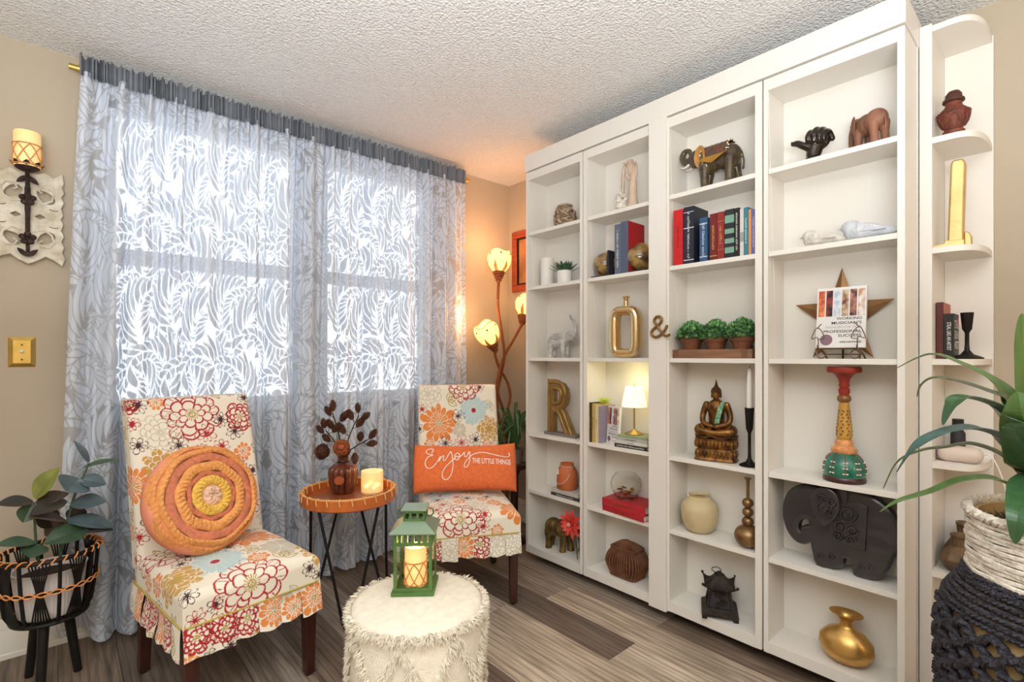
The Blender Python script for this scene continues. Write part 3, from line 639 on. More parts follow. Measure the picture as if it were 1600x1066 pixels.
ribbed([(.001, 0, 0), (.036, 0, .3), (.044, .012, 1), (.054, .05, 1), (.06, .09, 1), (.057, .118, 1), (.042, .135, .6), (.026, .145, .1), (.02, .155, 0), (.0205, .175, 0), (.03, .196, 0), (.031, .2, 0), (.026, .197, 0), (.016, .175, 0)], 96, 12, .16).build('vase_body', M_vase, vs_, sharp=60)
MB().tube([(.021*math.cos(k*PI/12), .021*math.sin(k*PI/12), .150) for k in range(24)], .004, 6, closed=True).build('neck_cord', M_black, vs_)
ta = math.atan2(-vp.y, -vp.x)-.25
MB().lathe([(.001, 0), (.02, 0), (.02, .005), (.001, .006)], 20, R=(rotz(ta)@roty(PI/2)), c=(.058*math.cos(ta), .058*math.sin(ta), .075)).build('round_tag', mat('tag_wood', (168, 84, 40), .6, bump=.4, bscale=120), vs_)
M_cone = mat('cone_brown', (92, 54, 36), .75, var=.4, vscale=60); M_cone2 = mat('cone_amber', (150, 78, 40), .75, var=.35, vscale=60); M_twig = mat('twig', (58, 40, 30), .85)
def cone(parent, c, d, L, R, m, name='cone'):
    d = Vector(d).normalized(); q = d.to_track_quat('Z', 'Y').to_matrix(); b = MB(); rows = 7
    b.ball(Vector(c)+d*L*.5, (R*.72, R*.72, L*.5), 10, 6, R=q)
    for i in range(rows):
        t = (i+.5)/rows; rr = R*math.sin(PI*(t*.85+.1))**.8; k = 9
        for j in range(k):
            th = 2*PI*(j+.5*(i % 2))/k; e = Vector((math.cos(th), math.sin(th), 0)); s_ = Vector((-math.sin(th), math.cos(th), 0)); w_ = R*.36
            p0 = e*rr*.55+Vector((0, 0, L*t)); p1 = e*rr*1.08+Vector((0, 0, L*(t+.10)))
            vsq = [p0-s_*w_*.6, p0+s_*w_*.6, p1+s_*w_*.7, p1+Vector((0, 0, L*.05)), p1-s_*w_*.7]; vs2 = [v+Vector((0, 0, -L*.03)) for v in vsq]
            b.add([Vector(c)+q@v for v in vsq+vs2], [(0, 1, 2, 3, 4), (9, 8, 7, 6, 5), (2, 7, 8, 3), (3, 8, 9, 4), (1, 6, 7, 2), (4, 9, 5, 0)])
    return b.build(name, m, parent, sharp=30)
V0_ = Vector((vp.x+.012, vp.y+.02, ZI)); RT = Vector((COS, -SIN, 0)); TO = Vector((-SIN, -COS, 0))
def stem(label, tip, cones, big=None):
    t = thing('cone_stem', label, 'dried stem', V0_+Vector((0, 0, .17)), 0, 'cone stems in the wooden vase')
    P = bez([(0, 0, -.12), (0, 0, 0), RT*tip[0]*.5+TO*tip[2]*.5+Vector((0, 0, tip[1]*.6)), RT*tip[0]+TO*tip[2]+Vector((0, 0, tip[1]))], 6)
    MB().tube(P, [.003]*len(P), 6).build('twig', M_twig, t)
    for (a, b_, dx, dz, L, R) in cones:
        L *= 1.55; R *= 1.2; p = P[int(6+(len(P)-7)*a)]; q = p+RT*dx+Vector((0, 0, dz))+TO*b_
        MB().tube([p, lerp(p, q, .6), q], .0016, 5).build('stalk', M_twig, t)
        cone(t, q, (q-p).normalized()*.6+Vector((0, 0, .5)), L, R, M_cone)
    if big: 
        q = RT*big[0]+Vector((0, 0, big[1]))+TO*.03; cone(t, q, RT*big[2]+TO*.6+Vector((0, 0, .25)), .062, .036, big[3], 'pine_cone')
stem('dried cone stem leaning furthest left in the wooden vase', (-.075, .13, .02), [(.5, 0, -.02, .0, .03, .013), (.75, .01, -.025, .01, .03, .012), (.9, 0, .02, .005, .032, .013), (1, 0, -.005, .012, .03, .013)], (-.055, .028, -.7, M_cone))
stem('tallest dried cone stem rising left of centre from the wooden vase', (-.05, .21, 0), [(.55, 0, -.02, .01, .034, .014), (.72, 0, .022, .012, .036, .014), (.85, 0, -.015, .01, .032, .013), (1, 0, 0, .01, .034, .0135)])
stem('dried cone stem bending upright to the right in the wooden vase', (.075, .20, .0), [(.45, 0, -.02, .01, .04, .015), (.6, 0, .02, .008, .036, .014), (.75, 0, -.012, .012, .034, .014), (.88, 0, .022, .0, .032, .013), (1, 0, -.002, .012, .03, .012)], (.005, .045, .15, M_cone2))
stem('dried cone stem reaching low to the right in the wooden vase', (.12, .085, .02), [(.55, 0, .0, -.025, .034, .014), (.7, .01, .006, .016, .03, .013), (.85, 0, .012, -.012, .032, .013), (1, 0, .012, .006, .034, .013)])
gp = at_z(583, 770, ZI)
M_frost = mat('frosted_glass', (255, 247, 228), .35, trans=.75, emis=.12, ecol=(255, 196, 96), alpha=1)
gv = thing('glass_votive', 'frosted glass cylinder glowing with tiny lights on the tray table', 'candle holder', (gp.x, gp.y+.01, ZI))
MB().lathe([(.001, 0), (.049, 0), (.052, .004), (.052, .105), (.048, .105), (.048, .008), (.001, .008)], 40).build('glass_cylinder', M_frost, gv, sharp=30)
M_bulb = mat('warm_bulb', (255, 214, 130), .5, emis=7, ecol=(255, 205, 120))
for k in range(6): 
    a = k*1.05+.3; MB().ball((.03*math.cos(a), .03*math.sin(a), .028+.012*(k % 2)), .006, 8, 6).build('fairy_light', M_bulb, gv)
pl = bpy.data.lights.new('votive_glow', 'POINT'); pl.energy = .35; pl.color = (1, .7, .35); pl.shadow_soft_size = .03; lo = bpy.data.objects.new('votive_glow', pl); COL.objects.link(lo); lo.parent = gv; lo.location = (0, 0, .14)

# ------------------------------------------------------------------ fringed pouf
PC = Vector((.868, 1.437, 0)); PR = .213; PZ = .398
M_pouf = mat('cream_cotton', (246, 236, 216), .95, var=.05, vscale=40, bump=.35, bscale=160)
pf = thing('fringed_pouf', 'round cream pouf with shaggy fringe diamonds under the green lantern', 'pouf', PC)
MB().lathe([(.001, .004), (PR*.96, .004), (PR, .03), (PR*1.005, .2), (PR, PZ-.03), (PR*.97, PZ-.012), (PR*.9, PZ-.003), (.001, PZ)], 72).build('body', M_pouf, pf, sharp=50)
r = random.Random(2); fb = MB()
def tuft(b, p, n, L, dn):
    n = Vector(n).normalized(); s_ = n.cross(Vector((0, 0, 1))).normalized()
    for _ in range(4):
        d = (n*r.uniform(.3, 1)+s_*r.uniform(-.6, .6)+Vector((0, 0, dn+r.uniform(-.4, .3)))).normalized(); w_ = r.uniform(.0012, .0024); q = p+s_*r.uniform(-.005, .005)+Vector((0, 0, r.uniform(-.005, .005))); m_ = q+d*L*.55+Vector((0, 0, .0)); e = q+d*L*r.uniform(.8, 1.1)+Vector((0, 0, -.004)); t_ = d.cross(n).normalized() if d.cross(n).length > .01 else s_
        b.add([q-t_*w_, q+t_*w_, m_+t_*w_*1.2, m_-t_*w_*1.2, e, q+n*w_, m_+n*w_*1.4], [(0, 1, 2, 3), (3, 2, 4), (1, 5, 6, 2), (5, 0, 3, 6), (6, 3, 4), (2, 6, 4)])
for k in range(520):                      # rim
    a = 2*PI*k/520; n_ = Vector((math.cos(a), math.sin(a), 0)); tuft(fb, n_*PR*.985+Vector((0, 0, PZ-.022+r.uniform(-.012, .01))), n_+Vector((0, 0, .2)), .028, -.15)
for k in range(8):                       # zig-zag diamonds down the side
    for sgn in (-1, 1):
        for j in range(80):
            t = j/79; a = 2*PI*(k+sgn*.5*(1-abs(2*t-1)))/8+r.uniform(-.05, .05); z = PZ-.04-t*.33; n_ = Vector((math.cos(a), math.sin(a), 0)); tuft(fb, n_*PR*1.0+Vector((0, 0, z)), n_, .024, -.3)
fo = fb.build('fringe', M_pouf, pf, sharp=None, fix=False); fo['kind'] = 'stuff'

# ------------------------------------------------------------------ green lantern with candle
M_grn = mat('green_paint', (84, 118, 60), .45, var=.15, vscale=20); M_roofsheen = mat('roof_sky_sheen', (150, 172, 146), .3, .55)  # roof and cap colour lightened to stand for reflected sky
M_glass = mat('clear_glass', (255, 255, 255), .02, trans=1., ior=1.12)
lb = [at_z(609, 932, PZ), at_z(680, 931, PZ), at_z(687, 903, PZ)]
LW = .128; la = math.atan2((lb[1]-lb[0]).y, (lb[1]-lb[0]).x)
LP = (lb[0]+lb[1])/2+Vector((-math.sin(la), math.cos(la), 0))*LW/2
ln = thing('green_lantern', 'green metal lantern with glass sides standing on the cream pouf', 'lantern', LP, la)
h = LW/2
MB().bx(-h-.006, h+.006, -h-.006, h+.006, 0, .012).build('base', M_grn, ln, bevel=.001)
for sx in (-1, 1):
    for sy in (-1, 1): MB().bx(sx*(h-.012), sx*(h-.001), sy*(h-.012), sy*(h-.001), .012, .205).build('post', M_grn, ln, bevel=.001)
for k in range(4):
    R4 = rotz(k*PI/2).to_4x4()
    for x0_, x1_, z0_, z1_ in [(-h+.01, h-.01, .012, .024), (-h+.01, h-.01, .162, .172), (-h+.01, h-.01, .198, .206)]+[(-h+.022+q*(2*h-.044)/4-.005, -h+.022+q*(2*h-.044)/4+.005, .171, .199) for q in range(5)]:
        b = MB().bx(x0_, x1_, -h+.001, -h+.009, z0_, z1_); b.v = [tuple(R4@Vector(p)) for p in b.v]; b.build('side_bar', M_grn, ln, sharp=None)
    g = MB().bx(-h+.011, h-.011, -h+.004, -h+.006, .024, .164); g.v = [tuple(R4@Vector(p)) for p in g.v]; g.build('pane', M_glass, ln, sharp=None)
c_ = .036
MB().add([(-h-.012, -h-.012, .204), (h+.012, -h-.012, .204), (h+.012, h+.012, .204), (-h-.012, h+.012, .204), (-h-.012, -h-.012, .207), (h+.012, -h-.012, .207), (h+.012, h+.012, .207), (-h-.012, h+.012, .207), (-c_, -c_, .236), (c_, -c_, .236), (c_, c_, .236), (-c_, c_, .236)],
         [(3, 2, 1, 0), (0, 1, 5, 4), (1, 2, 6, 5), (2, 3, 7, 6), (3, 0, 4, 7), (4, 5, 9, 8), (5, 6, 10, 9), (6, 7, 11, 10), (7, 4, 8, 11), (8, 9, 10, 11)]).build('roof', M_roofsheen, ln, sharp=20)
b = MB()
for sx in (-1, 1):
    for sy in (-1, 1): b.bx(sx*(c_-.006), sx*c_, sy*(c_-.006), sy*c_, .236, .27)
for k in range(4):
    q = MB().bx(-c_, c_, -c_+.001, -c_+.005, .236, .243).bx(-c_, c_, -c_+.001, -c_+.005, .262, .27)
    for xq in (-.012, .012): q.bx(xq-.004, xq+.004, -c_+.001, -c_+.005, .242, .263)
    R4 = rotz(k*PI/2).to_4x4(); b.add([R4@Vector(p) for p in q.v], q.f)
b.build('chimney', M_grn, ln, sharp=None)
MB().bx(-c_-.006, c_+.006, -c_-.006, c_+.006, .27, .276).build('cap', M_roofsheen, ln, bevel=.001)
for s in (-1, 1): MB().tube([(s*(c_+.002), 0, .245), (s*(c_+.016), 0, .243), (s*(c_+.025), 0, .252), (s*(c_+.022), 0, .266), (s*(c_+.008), 0, .270)], .0028, 8).build('handle_ring', M_grn, ln)
def wrapped_candle(label, loc, R, Hc, glow, seed):
    t = thing('pillar_candle', label, 'candle', loc)
    M_wax = mat('candle_wax', (255, 226, 168), .5, sss=.3, emis=glow, ecol=(255, 190, 100)); M_net = mat('rattan_net', (200, 140, 84), .8, emis=glow*.25, ecol=(220, 130, 60))
    MB().lathe([(.001, 0), (R*.97, 0), (R, .004), (R, Hc-.004), (R*.94, Hc), (R*.7, Hc-.004), (R*.4, Hc-.012), (.001, Hc-.014)], 40).build('wax', M_wax, t, sharp=50)
    MB().tube([(0, 0, Hc-.014), (.001, 0, Hc-.004), (.003, 0, Hc)], .0015, 6).build('wick', M_black, t)
    b = MB(); zt = Hc*.62; n = 7
    for zz in (.006, zt): b.tube([((R+.002)*math.cos(i*PI/16), (R+.002)*math.sin(i*PI/16), zz) for i in range(32)], .0025, 6, closed=True)
    for s in (-1, 1):
        for k in range(n):
            b.tube([((R+.002)*math.cos(2*PI*k/n+s*q*.11), (R+.002)*math.sin(2*PI*k/n+s*q*.11), .006+(zt-.006)*(1-math.cos(q/14*PI))/2) for q in range(15)], .0021, 5)
    b.build('rattan_sleeve', M_net, t); return t
wrapped_candle('ivory pillar candle in a woven sleeve inside the green lantern', LP+Vector((0, 0, .012)), .036, .13, .55, 1)
pl = bpy.data.lights.new('lantern_glow', 'POINT'); pl.energy = .5; pl.color = (1, .7, .35); pl.shadow_soft_size = .02; lo = bpy.data.objects.new('lantern_glow', pl); COL.objects.link(lo); lo.parent = ln; lo.location = (0, 0, .155)
# ------------------------------------------------------------------ more shape helpers
def limb(b, P, R, n=12, seg=5):
    Q = bez(P, seg) if len(P) > 2 else [Vector(p) for p in P]; t = np.linspace(0, 1, len(Q)); rr = np.interp(t, np.linspace(0, 1, len(R)), R)
    b.tube(Q, list(rr), n); b.ball(Q[0], rr[0], n, 8); b.ball(Q[-1], rr[-1], n, 8); return b
def blob(b, name, m, parent, voxel=.004, smooth=6, keep=None):
    """overlapping solids melted into one continuous skin"""
    o = b.build(name, m, parent, sharp=None, fix=False)
    q = o.modifiers.new('r', 'REMESH'); q.mode = 'VOXEL'; q.voxel_size = voxel; q.use_smooth_shade = True
    s = o.modifiers.new('s', 'SMOOTH'); s.iterations = smooth; s.factor = .5
    dg = bpy.context.evaluated_depsgraph_get(); em = bpy.data.meshes.new_from_object(o.evaluated_get(dg)); old = o.data
    o.modifiers.clear(); o.data = em; bpy.data.meshes.remove(old)
    if not em.materials: em.materials.append(m)
    return o
def cutout(name, outer, holes, th, m, parent=None, bev=0.):
    """flat board (x, z outline) with holes, thickness along y"""
    cu = bpy.data.curves.new('c', 'CURVE'); cu.dimensions = '2D'; cu.fill_mode = 'BOTH'; cu.extrude = th/2; cu.bevel_depth = bev; cu.bevel_resolution = 1
    for pts in [outer]+holes:
        s = cu.splines.new('POLY'); s.points.add(len(pts)-1); s.use_cyclic_u = True
        for p, (x, z) in zip(s.points, pts): p.co = (x, z, 0, 1)
    o = bpy.data.objects.new('c', cu); COL.objects.link(o); dg = bpy.context.evaluated_depsgraph_get(); me = bpy.data.meshes.new_from_object(o.evaluated_get(dg))
    bpy.data.objects.remove(o); bpy.data.curves.remove(cu)
    me.transform(Matrix.Rotation(PI/2, 4, 'X')); me.materials.clear(); me.materials.append(m)
    for p in me.polygons: p.use_smooth = True
    me.set_sharp_from_angle(angle=math.radians(35)); ob = bpy.data.objects.new(name, me); COL.objects.link(ob); ob.parent = parent; return ob
def leaf(parent, base, tip, w, m, up=(0, 0, 1), droop=.0, foldk=.25, n=12, name='leaf', p=.9, wave=0.):
    base, tip = Vector(base), Vector(tip); d = tip-base; L = d.length; d.normalize(); up = Vector(up); s_ = d.cross(up)
    s_ = s_.normalized() if s_.length > 1e-3 else Vector((1, 0, 0)); nn = s_.cross(d).normalized()
    def f(u, v):
        t = v; a = (u-.5)*2; wd = w/2*(math.sin(PI*min(1, t*.97+.02)**p))**.85+.0015*(1-t)
        c = base+d*L*t+nn*(droop*L*math.sin(PI*t)); return c+s_*a*wd+nn*(-foldk*wd*(1-abs(a))+wave*w*math.sin(t*9+a*2)*abs(a))
    return MB().grid(f, 7, n).build(name, m, parent, sharp=None, fix=False, solid=.0012)
# ------------------------------------------------------------------ planter on legs at the left edge
BC = Vector((-.035, 2.50, 0))
bp_ = thing('planter_stand', 'black woven basket planter stand with orange lacing against the left wall', 'plant stand', BC)
rT, rB, zT_, zB, zM = .140, .112, .475, .245, .365
def rad(z): return ramp(z, [zB, zB+.03, zM, zT_], [rB*.93, rB*1.07, .132, rT])
def ringpts(z, r_=None, n=48): return [((r_ or rad(z))*math.cos(2*PI*i/n), (r_ or rad(z))*math.sin(2*PI*i/n), z) for i in range(n)]
MB().tube(ringpts(zT_), .008, 8, closed=True).build('rim', M_black, bp_)
MB().tube(ringpts(zB), .008, 8, closed=True).build('bottom_ring', M_black, bp_)
MB().tube(ringpts(zM), .005, 6, closed=True).build('middle_band', M_black, bp_)
MB().lathe([(.001, zB-.004), (rB*.93, zB-.004), (rB*.93, zB+.004), (.001, zB+.004)], 32).build('floor_disc', M_black, bp_)
for k in range(8):
    a = 2*PI*k/8+.2
    MB().tube([(rad(z)*math.cos(a), rad(z)*math.sin(a), z) for z in np.linspace(zB, zT_, 8)], .006, 6).build('rib', M_black, bp_)
    for j in range(7):
        da = (j-3)*.072
        MB().tube([(rad(z)*math.cos(a+PI/8+da*(.22+.78*abs((z-zM)/(zT_-zM))**1.1)), rad(z)*math.sin(a+PI/8+da*(.22+.78*abs((z-zM)/(zT_-zM))**1.1)), z) for z in np.linspace(zB, zT_, 9)], .0027, 5).build('strand', M_black, bp_)
M_lace = mat('orange_lacing', (226, 150, 84), .7); lw_ = None
for k in range(30):
    a = 2*PI*k/30
    if lw_ is None: o = lw_ = MB().tube([(.010, -.012, -.006), (.011, -.004, .004), (.004, .003, .0105), (-.006, .009, .008), (-.0105, .013, -.004)], .0026, 6).build('rim_lacing', M_lace, bp_)
    else: o = share(lw_, bp_)
    o.location = (rT*math.cos(a), rT*math.sin(a), zT_); o.rotation_euler = (0, 0, a)
for ph in (0, PI): MB().tube([((rad(zM)+.0065)*math.cos(2*PI*i/144), (rad(zM)+.0065)*math.sin(2*PI*i/144), zM+.0075*math.sin(12*2*PI*i/144+ph)) for i in range(144)], .0025, 5, closed=True).build('band_lacing', M_lace, bp_)
for px_ in ((45, 1058), (122, 1048), (62, 1092)):
    e = at_z(px_[0], px_[1], 0)-BC; tp = Vector((e.x*.62, e.y*.62, zB))
    MB().tube([tp, e+Vector((0, 0, .002))], [.0165, .013], 14).build('leg', M_black, bp_)
plt = thing('rubber_plant', 'broad leaved green plant in a white ribbed pot inside the black basket', 'potted plant', BC+Vector((0, 0, zB+.005)))
ribbed([(.001, 0, 0), (.085, 0, 1), (.09, .02, 1), (.104, .165, 1), (.107, .168, 0), (.1, .168, 0), (.095, .13, 0), (.001, .13, 0)], 120, 60, .03).build('pot', mat('white_pot', (236, 226, 220), .6), plt, sharp=60)
MB().lathe([(.001, .142), (.096, .138)], 24).build('soil', mat('soil', (60, 46, 36), .95, bump=.8, bscale=90), plt)
ML = [mat('leaf_'+n_, c_, .38, var=.18, vscale=25, coat=.15) for n_, c_ in (('olive', (124, 128, 58)), ('slate', (76, 92, 96)), ('dark', (52, 48, 40)), ('green', (66, 88, 66)), ('brown', (80, 62, 50)))]
def lp(u, v, dy=0.): q = at_y(u, v, 2.44+dy); return q-plt.location
for (b_, t_, w_, mi, dy, up) in [((54, 779), (92, 731), .062, 0, .0, (-.4, -.6, .7)), ((52, 784), (-6, 789), .05, 2, -.03, (0, -.5, 1)), ((50, 788), (36, 817), .05, 3, -.02, (.3, -1, .2)), ((104, 782), (46, 806), .06, 2, -.05, (0, -.5, 1)), ((56, 787), (108, 771), .05, 4, .02, (0, -.6, 1)),
     ((130, 731), (188, 719), .024, 3, 0, (0, -.4, 1)), ((139, 722), (115, 688), .018, 1, 0, (.5, -1, .2)), ((124, 748), (104, 768), .085, 1, -.05, (.3, -1, .6)), ((124, 749), (166, 757), .05, 1, -.02, (0, -.8, 1)), ((110, 788), (166, 784), .062, 1, -.03, (0, -.6, 1)), ((106, 812), (177, 825), .06, 1, -.03, (.2, -.5, 1)),
     ((104, 814), (44, 808), .055, 4, -.06, (0, -.4, 1)), ((137, 826), (68, 850), .07, 3, -.07, (0, -.8, 1)), ((126, 830), (177, 828), .04, 2, -.04, (0, -.4, 1)), ((56, 848), (-8, 853), .045, 3, -.05, (0, -.5, 1)), ((58, 850), (48, 872), .06, 3, -.06, (0, -1, .3)), ((100, 815), (70, 838), .05, 4, .03, (0, -1, .5)), ((104, 800), (136, 812), .05, 2, .03, (0, -1, .5)), ((60, 800), (90, 822), .055, 2, .03, (0, -1, .6))]:
    leaf(plt, lp(*b_, dy*.2), lp(*t_, dy), w_*1.25, ML[mi], up, droop=.10)
for P_ in ([(60, 880), (56, 850), (53, 785)], [(92, 880), (100, 838), (108, 804), (118, 770), (129, 747), (139, 724)]):
    q = bez([lp(u, v) for u, v in P_], 5); MB().tube(q, list(np.linspace(.006, .003, len(q))), 7).build('stem', ML[3], plt)

# ------------------------------------------------------------------ wall sconce, candle, dimmer plate
SC_ = Vector((-.104, YW, 1.745))
sc = thing('wall_sconce', 'distressed white carved plaque sconce with an iron candle arm on the left wall', 'sconce', SC_)
M_shab = mat('shabby_white', (232, 224, 206), .75, col2=(196, 182, 158), vscale=22, bump=.5, bscale=60); M_rust = mat('aged_iron', (62, 46, 40), .6, .5, var=.4, vscale=80, bump=.4, bscale=140)
def sym(pts): return pts+[(-x, z) for x, z in reversed(pts)]
edge = [(0, .165), (.03, .168), (.05, .178), (.075, .16), (.1, .182), (.104, .15), (.098, .13), (.105, .11), (.096, .09), (.104, .07), (.095, .045), (.102, .02), (.094, 0), (.102, -.02), (.095, -.045), (.104, -.07), (.096, -.09), (.105, -.115), (.098, -.135), (.108, -.16), (.1, -.186), (.075, -.166), (.05, -.155), (.03, -.172), (0, -.19)]
def tear(cx, cz, s, fl):
    out = []
    for k in range(20):
        t = 2*PI*k/20; r_ = .034*(1+.15*math.cos(t)); x = r_*math.cos(t)*1.05; z = .022*math.sin(t)*(1+.35*math.cos(t)); a_ = s*.75; out.append((cx+(x*math.cos(a_)-z*math.sin(a_)), cz+fl*(x*math.sin(a_)*s*fl*fl if False else x*math.sin(a_)+z*math.cos(a_))))
    return out
holes = [tear(.048, .085, -1, 1), tear(-.048, .085, 1, 1), tear(.048, -.09, 1, 1), tear(-.048, -.09, -1, 1)]+[[(s*.035-.021, 0), (s*.035, .014), (s*.035+.021, 0), (s*.035, -.014)] for s in (-1, 1)]
pq = cutout('carved_plaque', sym(edge), holes, .014, M_shab, sc, .003); pq.location = (0, -.014, 0)
for s in (-1, 1):
    for zz, f in ((.09, 1), (-.09, -1)):
        MB().tube([Vector((s*x, -.024, zz+f*z)) for x, z in ((.02, -.03), (.045, -.038), (.07, -.02), (.078, .012), (.062, .032), (.038, .03), (.03, .014), (.042, .006))], .0042, 7).build('carved_scroll', M_shab, sc)
    for zz in (.035, -.035): MB().tube([Vector((s*x, -.022, zz+z)) for x, z in ((.062, .0), (.075, -.004), (.09, -.002))], .0026, 6).build('carved_nick', M_rust, sc)
b = MB(); b.tube(bez([(0, -.045, .15), (.0, -.05, .10), (0, -.046, 0), (0, -.04, -.08), (0, -.035, -.15)], 6), [.007]*6+[.009]*6+[.0075]*6+[.006]*6+[.004], 8)
b.build('iron_arm', M_rust, sc)
for zz, R_ in ((.06, .026), (-.095, .026)):
    for k in range(5):
        a = PI*(k/4)*1.6-PI*.3*0; a = 2*PI*k/5+.3; MB().ball((R_*.62*math.cos(a), -.05, zz+R_*.62*math.sin(a)), (.011, .006, .011), 10, 6).build('iron_petal', M_rust, sc)
for s in (-1, 1): leaf(sc, (0, -.048, .15), (s*.032, -.05, .12), .018, M_rust, (0, -1, 0)); leaf(sc, (0, -.04, -.165), (s*.03, -.045, -.135), .016, M_rust, (0, -1, 0))
for k in range(8):
    a = 2*PI*k/8; q = Vector((0, -.075, .168)); leaf(sc, q, q+Vector((.05*math.cos(a), .05*math.sin(a), .026)), .036, M_rust, (0, 0, 1), droop=-.12)
MB().lathe([(.001, .160), (.02, .162), (.035, .170), (.038, .176), (.001, .176)], 24, (0, -.075, 0)).tube([(0, -.05, .14), (0, -.062, .152), (0, -.075, .164)], .007, 8).build('candle_cup', M_rust, sc)
wrapped_candle('ivory pillar candle in a woven sleeve on the wall sconce', SC_+Vector((0, -.075, .1765)), .040, .135, .28, 2)
sw = thing('dimmer_plate', 'square brass dimmer switch plate on the wall beside the curtain', 'switch plate', (-.122, YW, 1.202))
MB().add([(-.04, -.0005, -.06), (.04, -.0005, -.06), (.04, -.0005, .06), (-.04, -.0005, .06), (-.025, -.009, -.045), (.025, -.009, -.045), (.025, -.009, .045), (-.025, -.009, .045)], [(0, 1, 5, 4), (1, 2, 6, 5), (2, 3, 7, 6), (3, 0, 4, 7), (4, 5, 6, 7), (3, 2, 1, 0)]).build('plate', M_brass, sw, sharp=10)
MB().lathe([(.008, 0), (.008, .004), (.005, .006), (.0045, .016), (.001, .017)], 16, (0, -.009, .002), R=rotx(PI/2)).build('dimmer_knob', mat('ivory_knob', (240, 226, 190), .4), sw)
for zz in (.028, -.03): MB().lathe([(.0035, 0), (.003, .0015), (.001, .002)], 10, (0, -.009, zz), R=rotx(PI/2)).build('screw', mat('screw', (110, 76, 30), .4, 1), sw)

# ------------------------------------------------------------------ tulip floor lamp in the corner, picture, corner plant
YLm = 2.56
fl_ = thing('tulip_floor_lamp', 'twisted vine floor lamp with three glowing tulip shades in the corner', 'floor lamp', (2.17, YLm, 0))
def lq(u, v, dy=0): return at_y(u, v, YLm+dy)-Vector((2.17, YLm, 0))
M_vine = mat('rattan_vine', (150, 84, 48), .7, var=.25, vscale=50, bump=.7, bscale=160, stretch=(1, 1, 3))
MB().lathe([(.001, 0), (.13, 0), (.135, .012), (.1, .03), (.03, .04), (.001, .042)], 32).build('base', M_vine, fl_)
stems = [[(779, 441, 0), (778, 480, 0), (784, 520, 0), (788, 555, -.02), (782, 590, .02), (777, 620, .02), (780, 655, 0), (792, 690, -.02), (786, 740, .02), (782, 800, 0)],
         [(773, 552, 0), (780, 575, .01), (793, 598, .02), (797, 622, 0), (790, 650, -.02), (781, 680, 0), (788, 720, .02), (792, 790, 0)],
         [(815, 508, .02), (803, 530, .02), (789, 555, .02), (779, 585, -.02), (777, 610, -.02), (786, 640, .02), (794, 665, .02), (790, 700, -.01), (780, 740, -.02), (786, 800, 0)]]
for st in stems:
    q = bez([lq(u, v, dy) for u, v, dy in st]+[Vector((0, 0, .04))], 8); MB().tube(q, .0095, 8).build('stem', M_vine, fl_)
M_shade = mat('glowing_shade', (255, 226, 150), .5, emis=1.5, ecol=(255, 212, 118)); M_petal = mat('shade_petal', (205, 150, 70), .6, emis=.12, ecol=(220, 150, 60)); M_rim = mat('shade_rim', (150, 90, 40), .6)
for (bu, bv), (tu, tv), dy, ltp in (((779, 441), (780.5, 388), 0, 3.6), ((775, 550), (752, 500), 0, 3.6), ((815, 508), (826, 462), .02, 1.6)):
    p0 = lq(bu, bv, dy); d = (lq(tu, tv, dy)-p0).normalized(); q = d.to_track_quat('Z', 'Y').to_matrix(); Lh = .225
    MB().lathe([(.010, -.005), (.016, .01), (.03, .045), (.04, .07), (.035, .075), (.001, .07)], 20, p0, R=q).build('socket_cone', M_vine, fl_)
    for k in range(4): MB().tube([p0+q@Vector(((.02+.007*k)*math.cos(i*PI/8), (.02+.007*k)*math.sin(i*PI/8), .012+.016*k)) for i in range(16)], .0032, 5, closed=True).build('socket_coil', M_vine, fl_)
    def sh_(u, v):
        th = 2*PI*u; r_ = ramp(v, [0, .1, .2, .35, .5, .65, .8, .9, 1], [.022, .042, .056, .070, .0775, .080, .077, .071, .060]); z = .06+.15*v+(.008*math.cos(3*th))*max(0, v-.6)/.4; return p0+q@Vector((r_*math.cos(th), r_*math.sin(th), z))
    so = MB().grid(sh_, 36, 14, cu=True).build('shade', M_shade, fl_, sharp=None, solid=.002)
    MB().tube([Vector(sh_(i/36, 1)) for i in range(36)], .003, 6, closed=True).build('shade_rim', M_rim, so)
    for k in range(6):
        th = 2*PI*k/6; MB().grid(lambda u, v: p0+q@Vector((ramp(v, [0, .4, 1], [.045, .0715, .0795])*math.cos(th+(u-.5)*.5*(1-v)), ramp(v, [0, .4, 1], [.045, .0715, .0795])*math.sin(th+(u-.5)*.5*(1-v)), .07+.07*v)), 4, 6).build('petal', M_petal, so, sharp=None, fix=False, solid=.0015)
        th += .5; c3 = p0+q@Vector((.0775*math.cos(th), .0775*math.sin(th), .183)); nn = q@Vector((math.cos(th), math.sin(th), .25)); MB().ball(c3, (.007, .007, .003), 10, 6, R=nn.to_track_quat('Z', 'Y').to_matrix()).build('dot', M_rim, so)
    pl = bpy.data.lights.new('shade_bulb', 'POINT'); pl.energy = ltp; pl.color = (1, .52, .26); pl.shadow_soft_size = .08; lo = bpy.data.objects.new('shade_bulb', pl); COL.objects.link(lo); lo.parent = fl_; lo.location = p0+d*.27
pf_ = thing('picture_frame', 'redwood framed picture on the right wall behind the bookcase end', 'picture', (XW, 2.535, 1.863))
M_red = mat('redwood', (150, 62, 34), .4, var=.2, vscale=9, stretch=(1, 1, 6), coat=.3)
hy_, hz_ = .204, .218
for a_, b_, c_2, d_ in ((-hy_, hy_, hz_-.05, hz_), (-hy_, hy_, -hz_, -hz_+.05), (-hy_, -hy_+.05, -hz_+.05, hz_-.05), (hy_-.05, hy_, -hz_+.05, hz_-.05)): MB().bx(-.026, -.001, a_, b_, c_2, d_).build('frame_rail', M_red, pf_, bevel=.004)
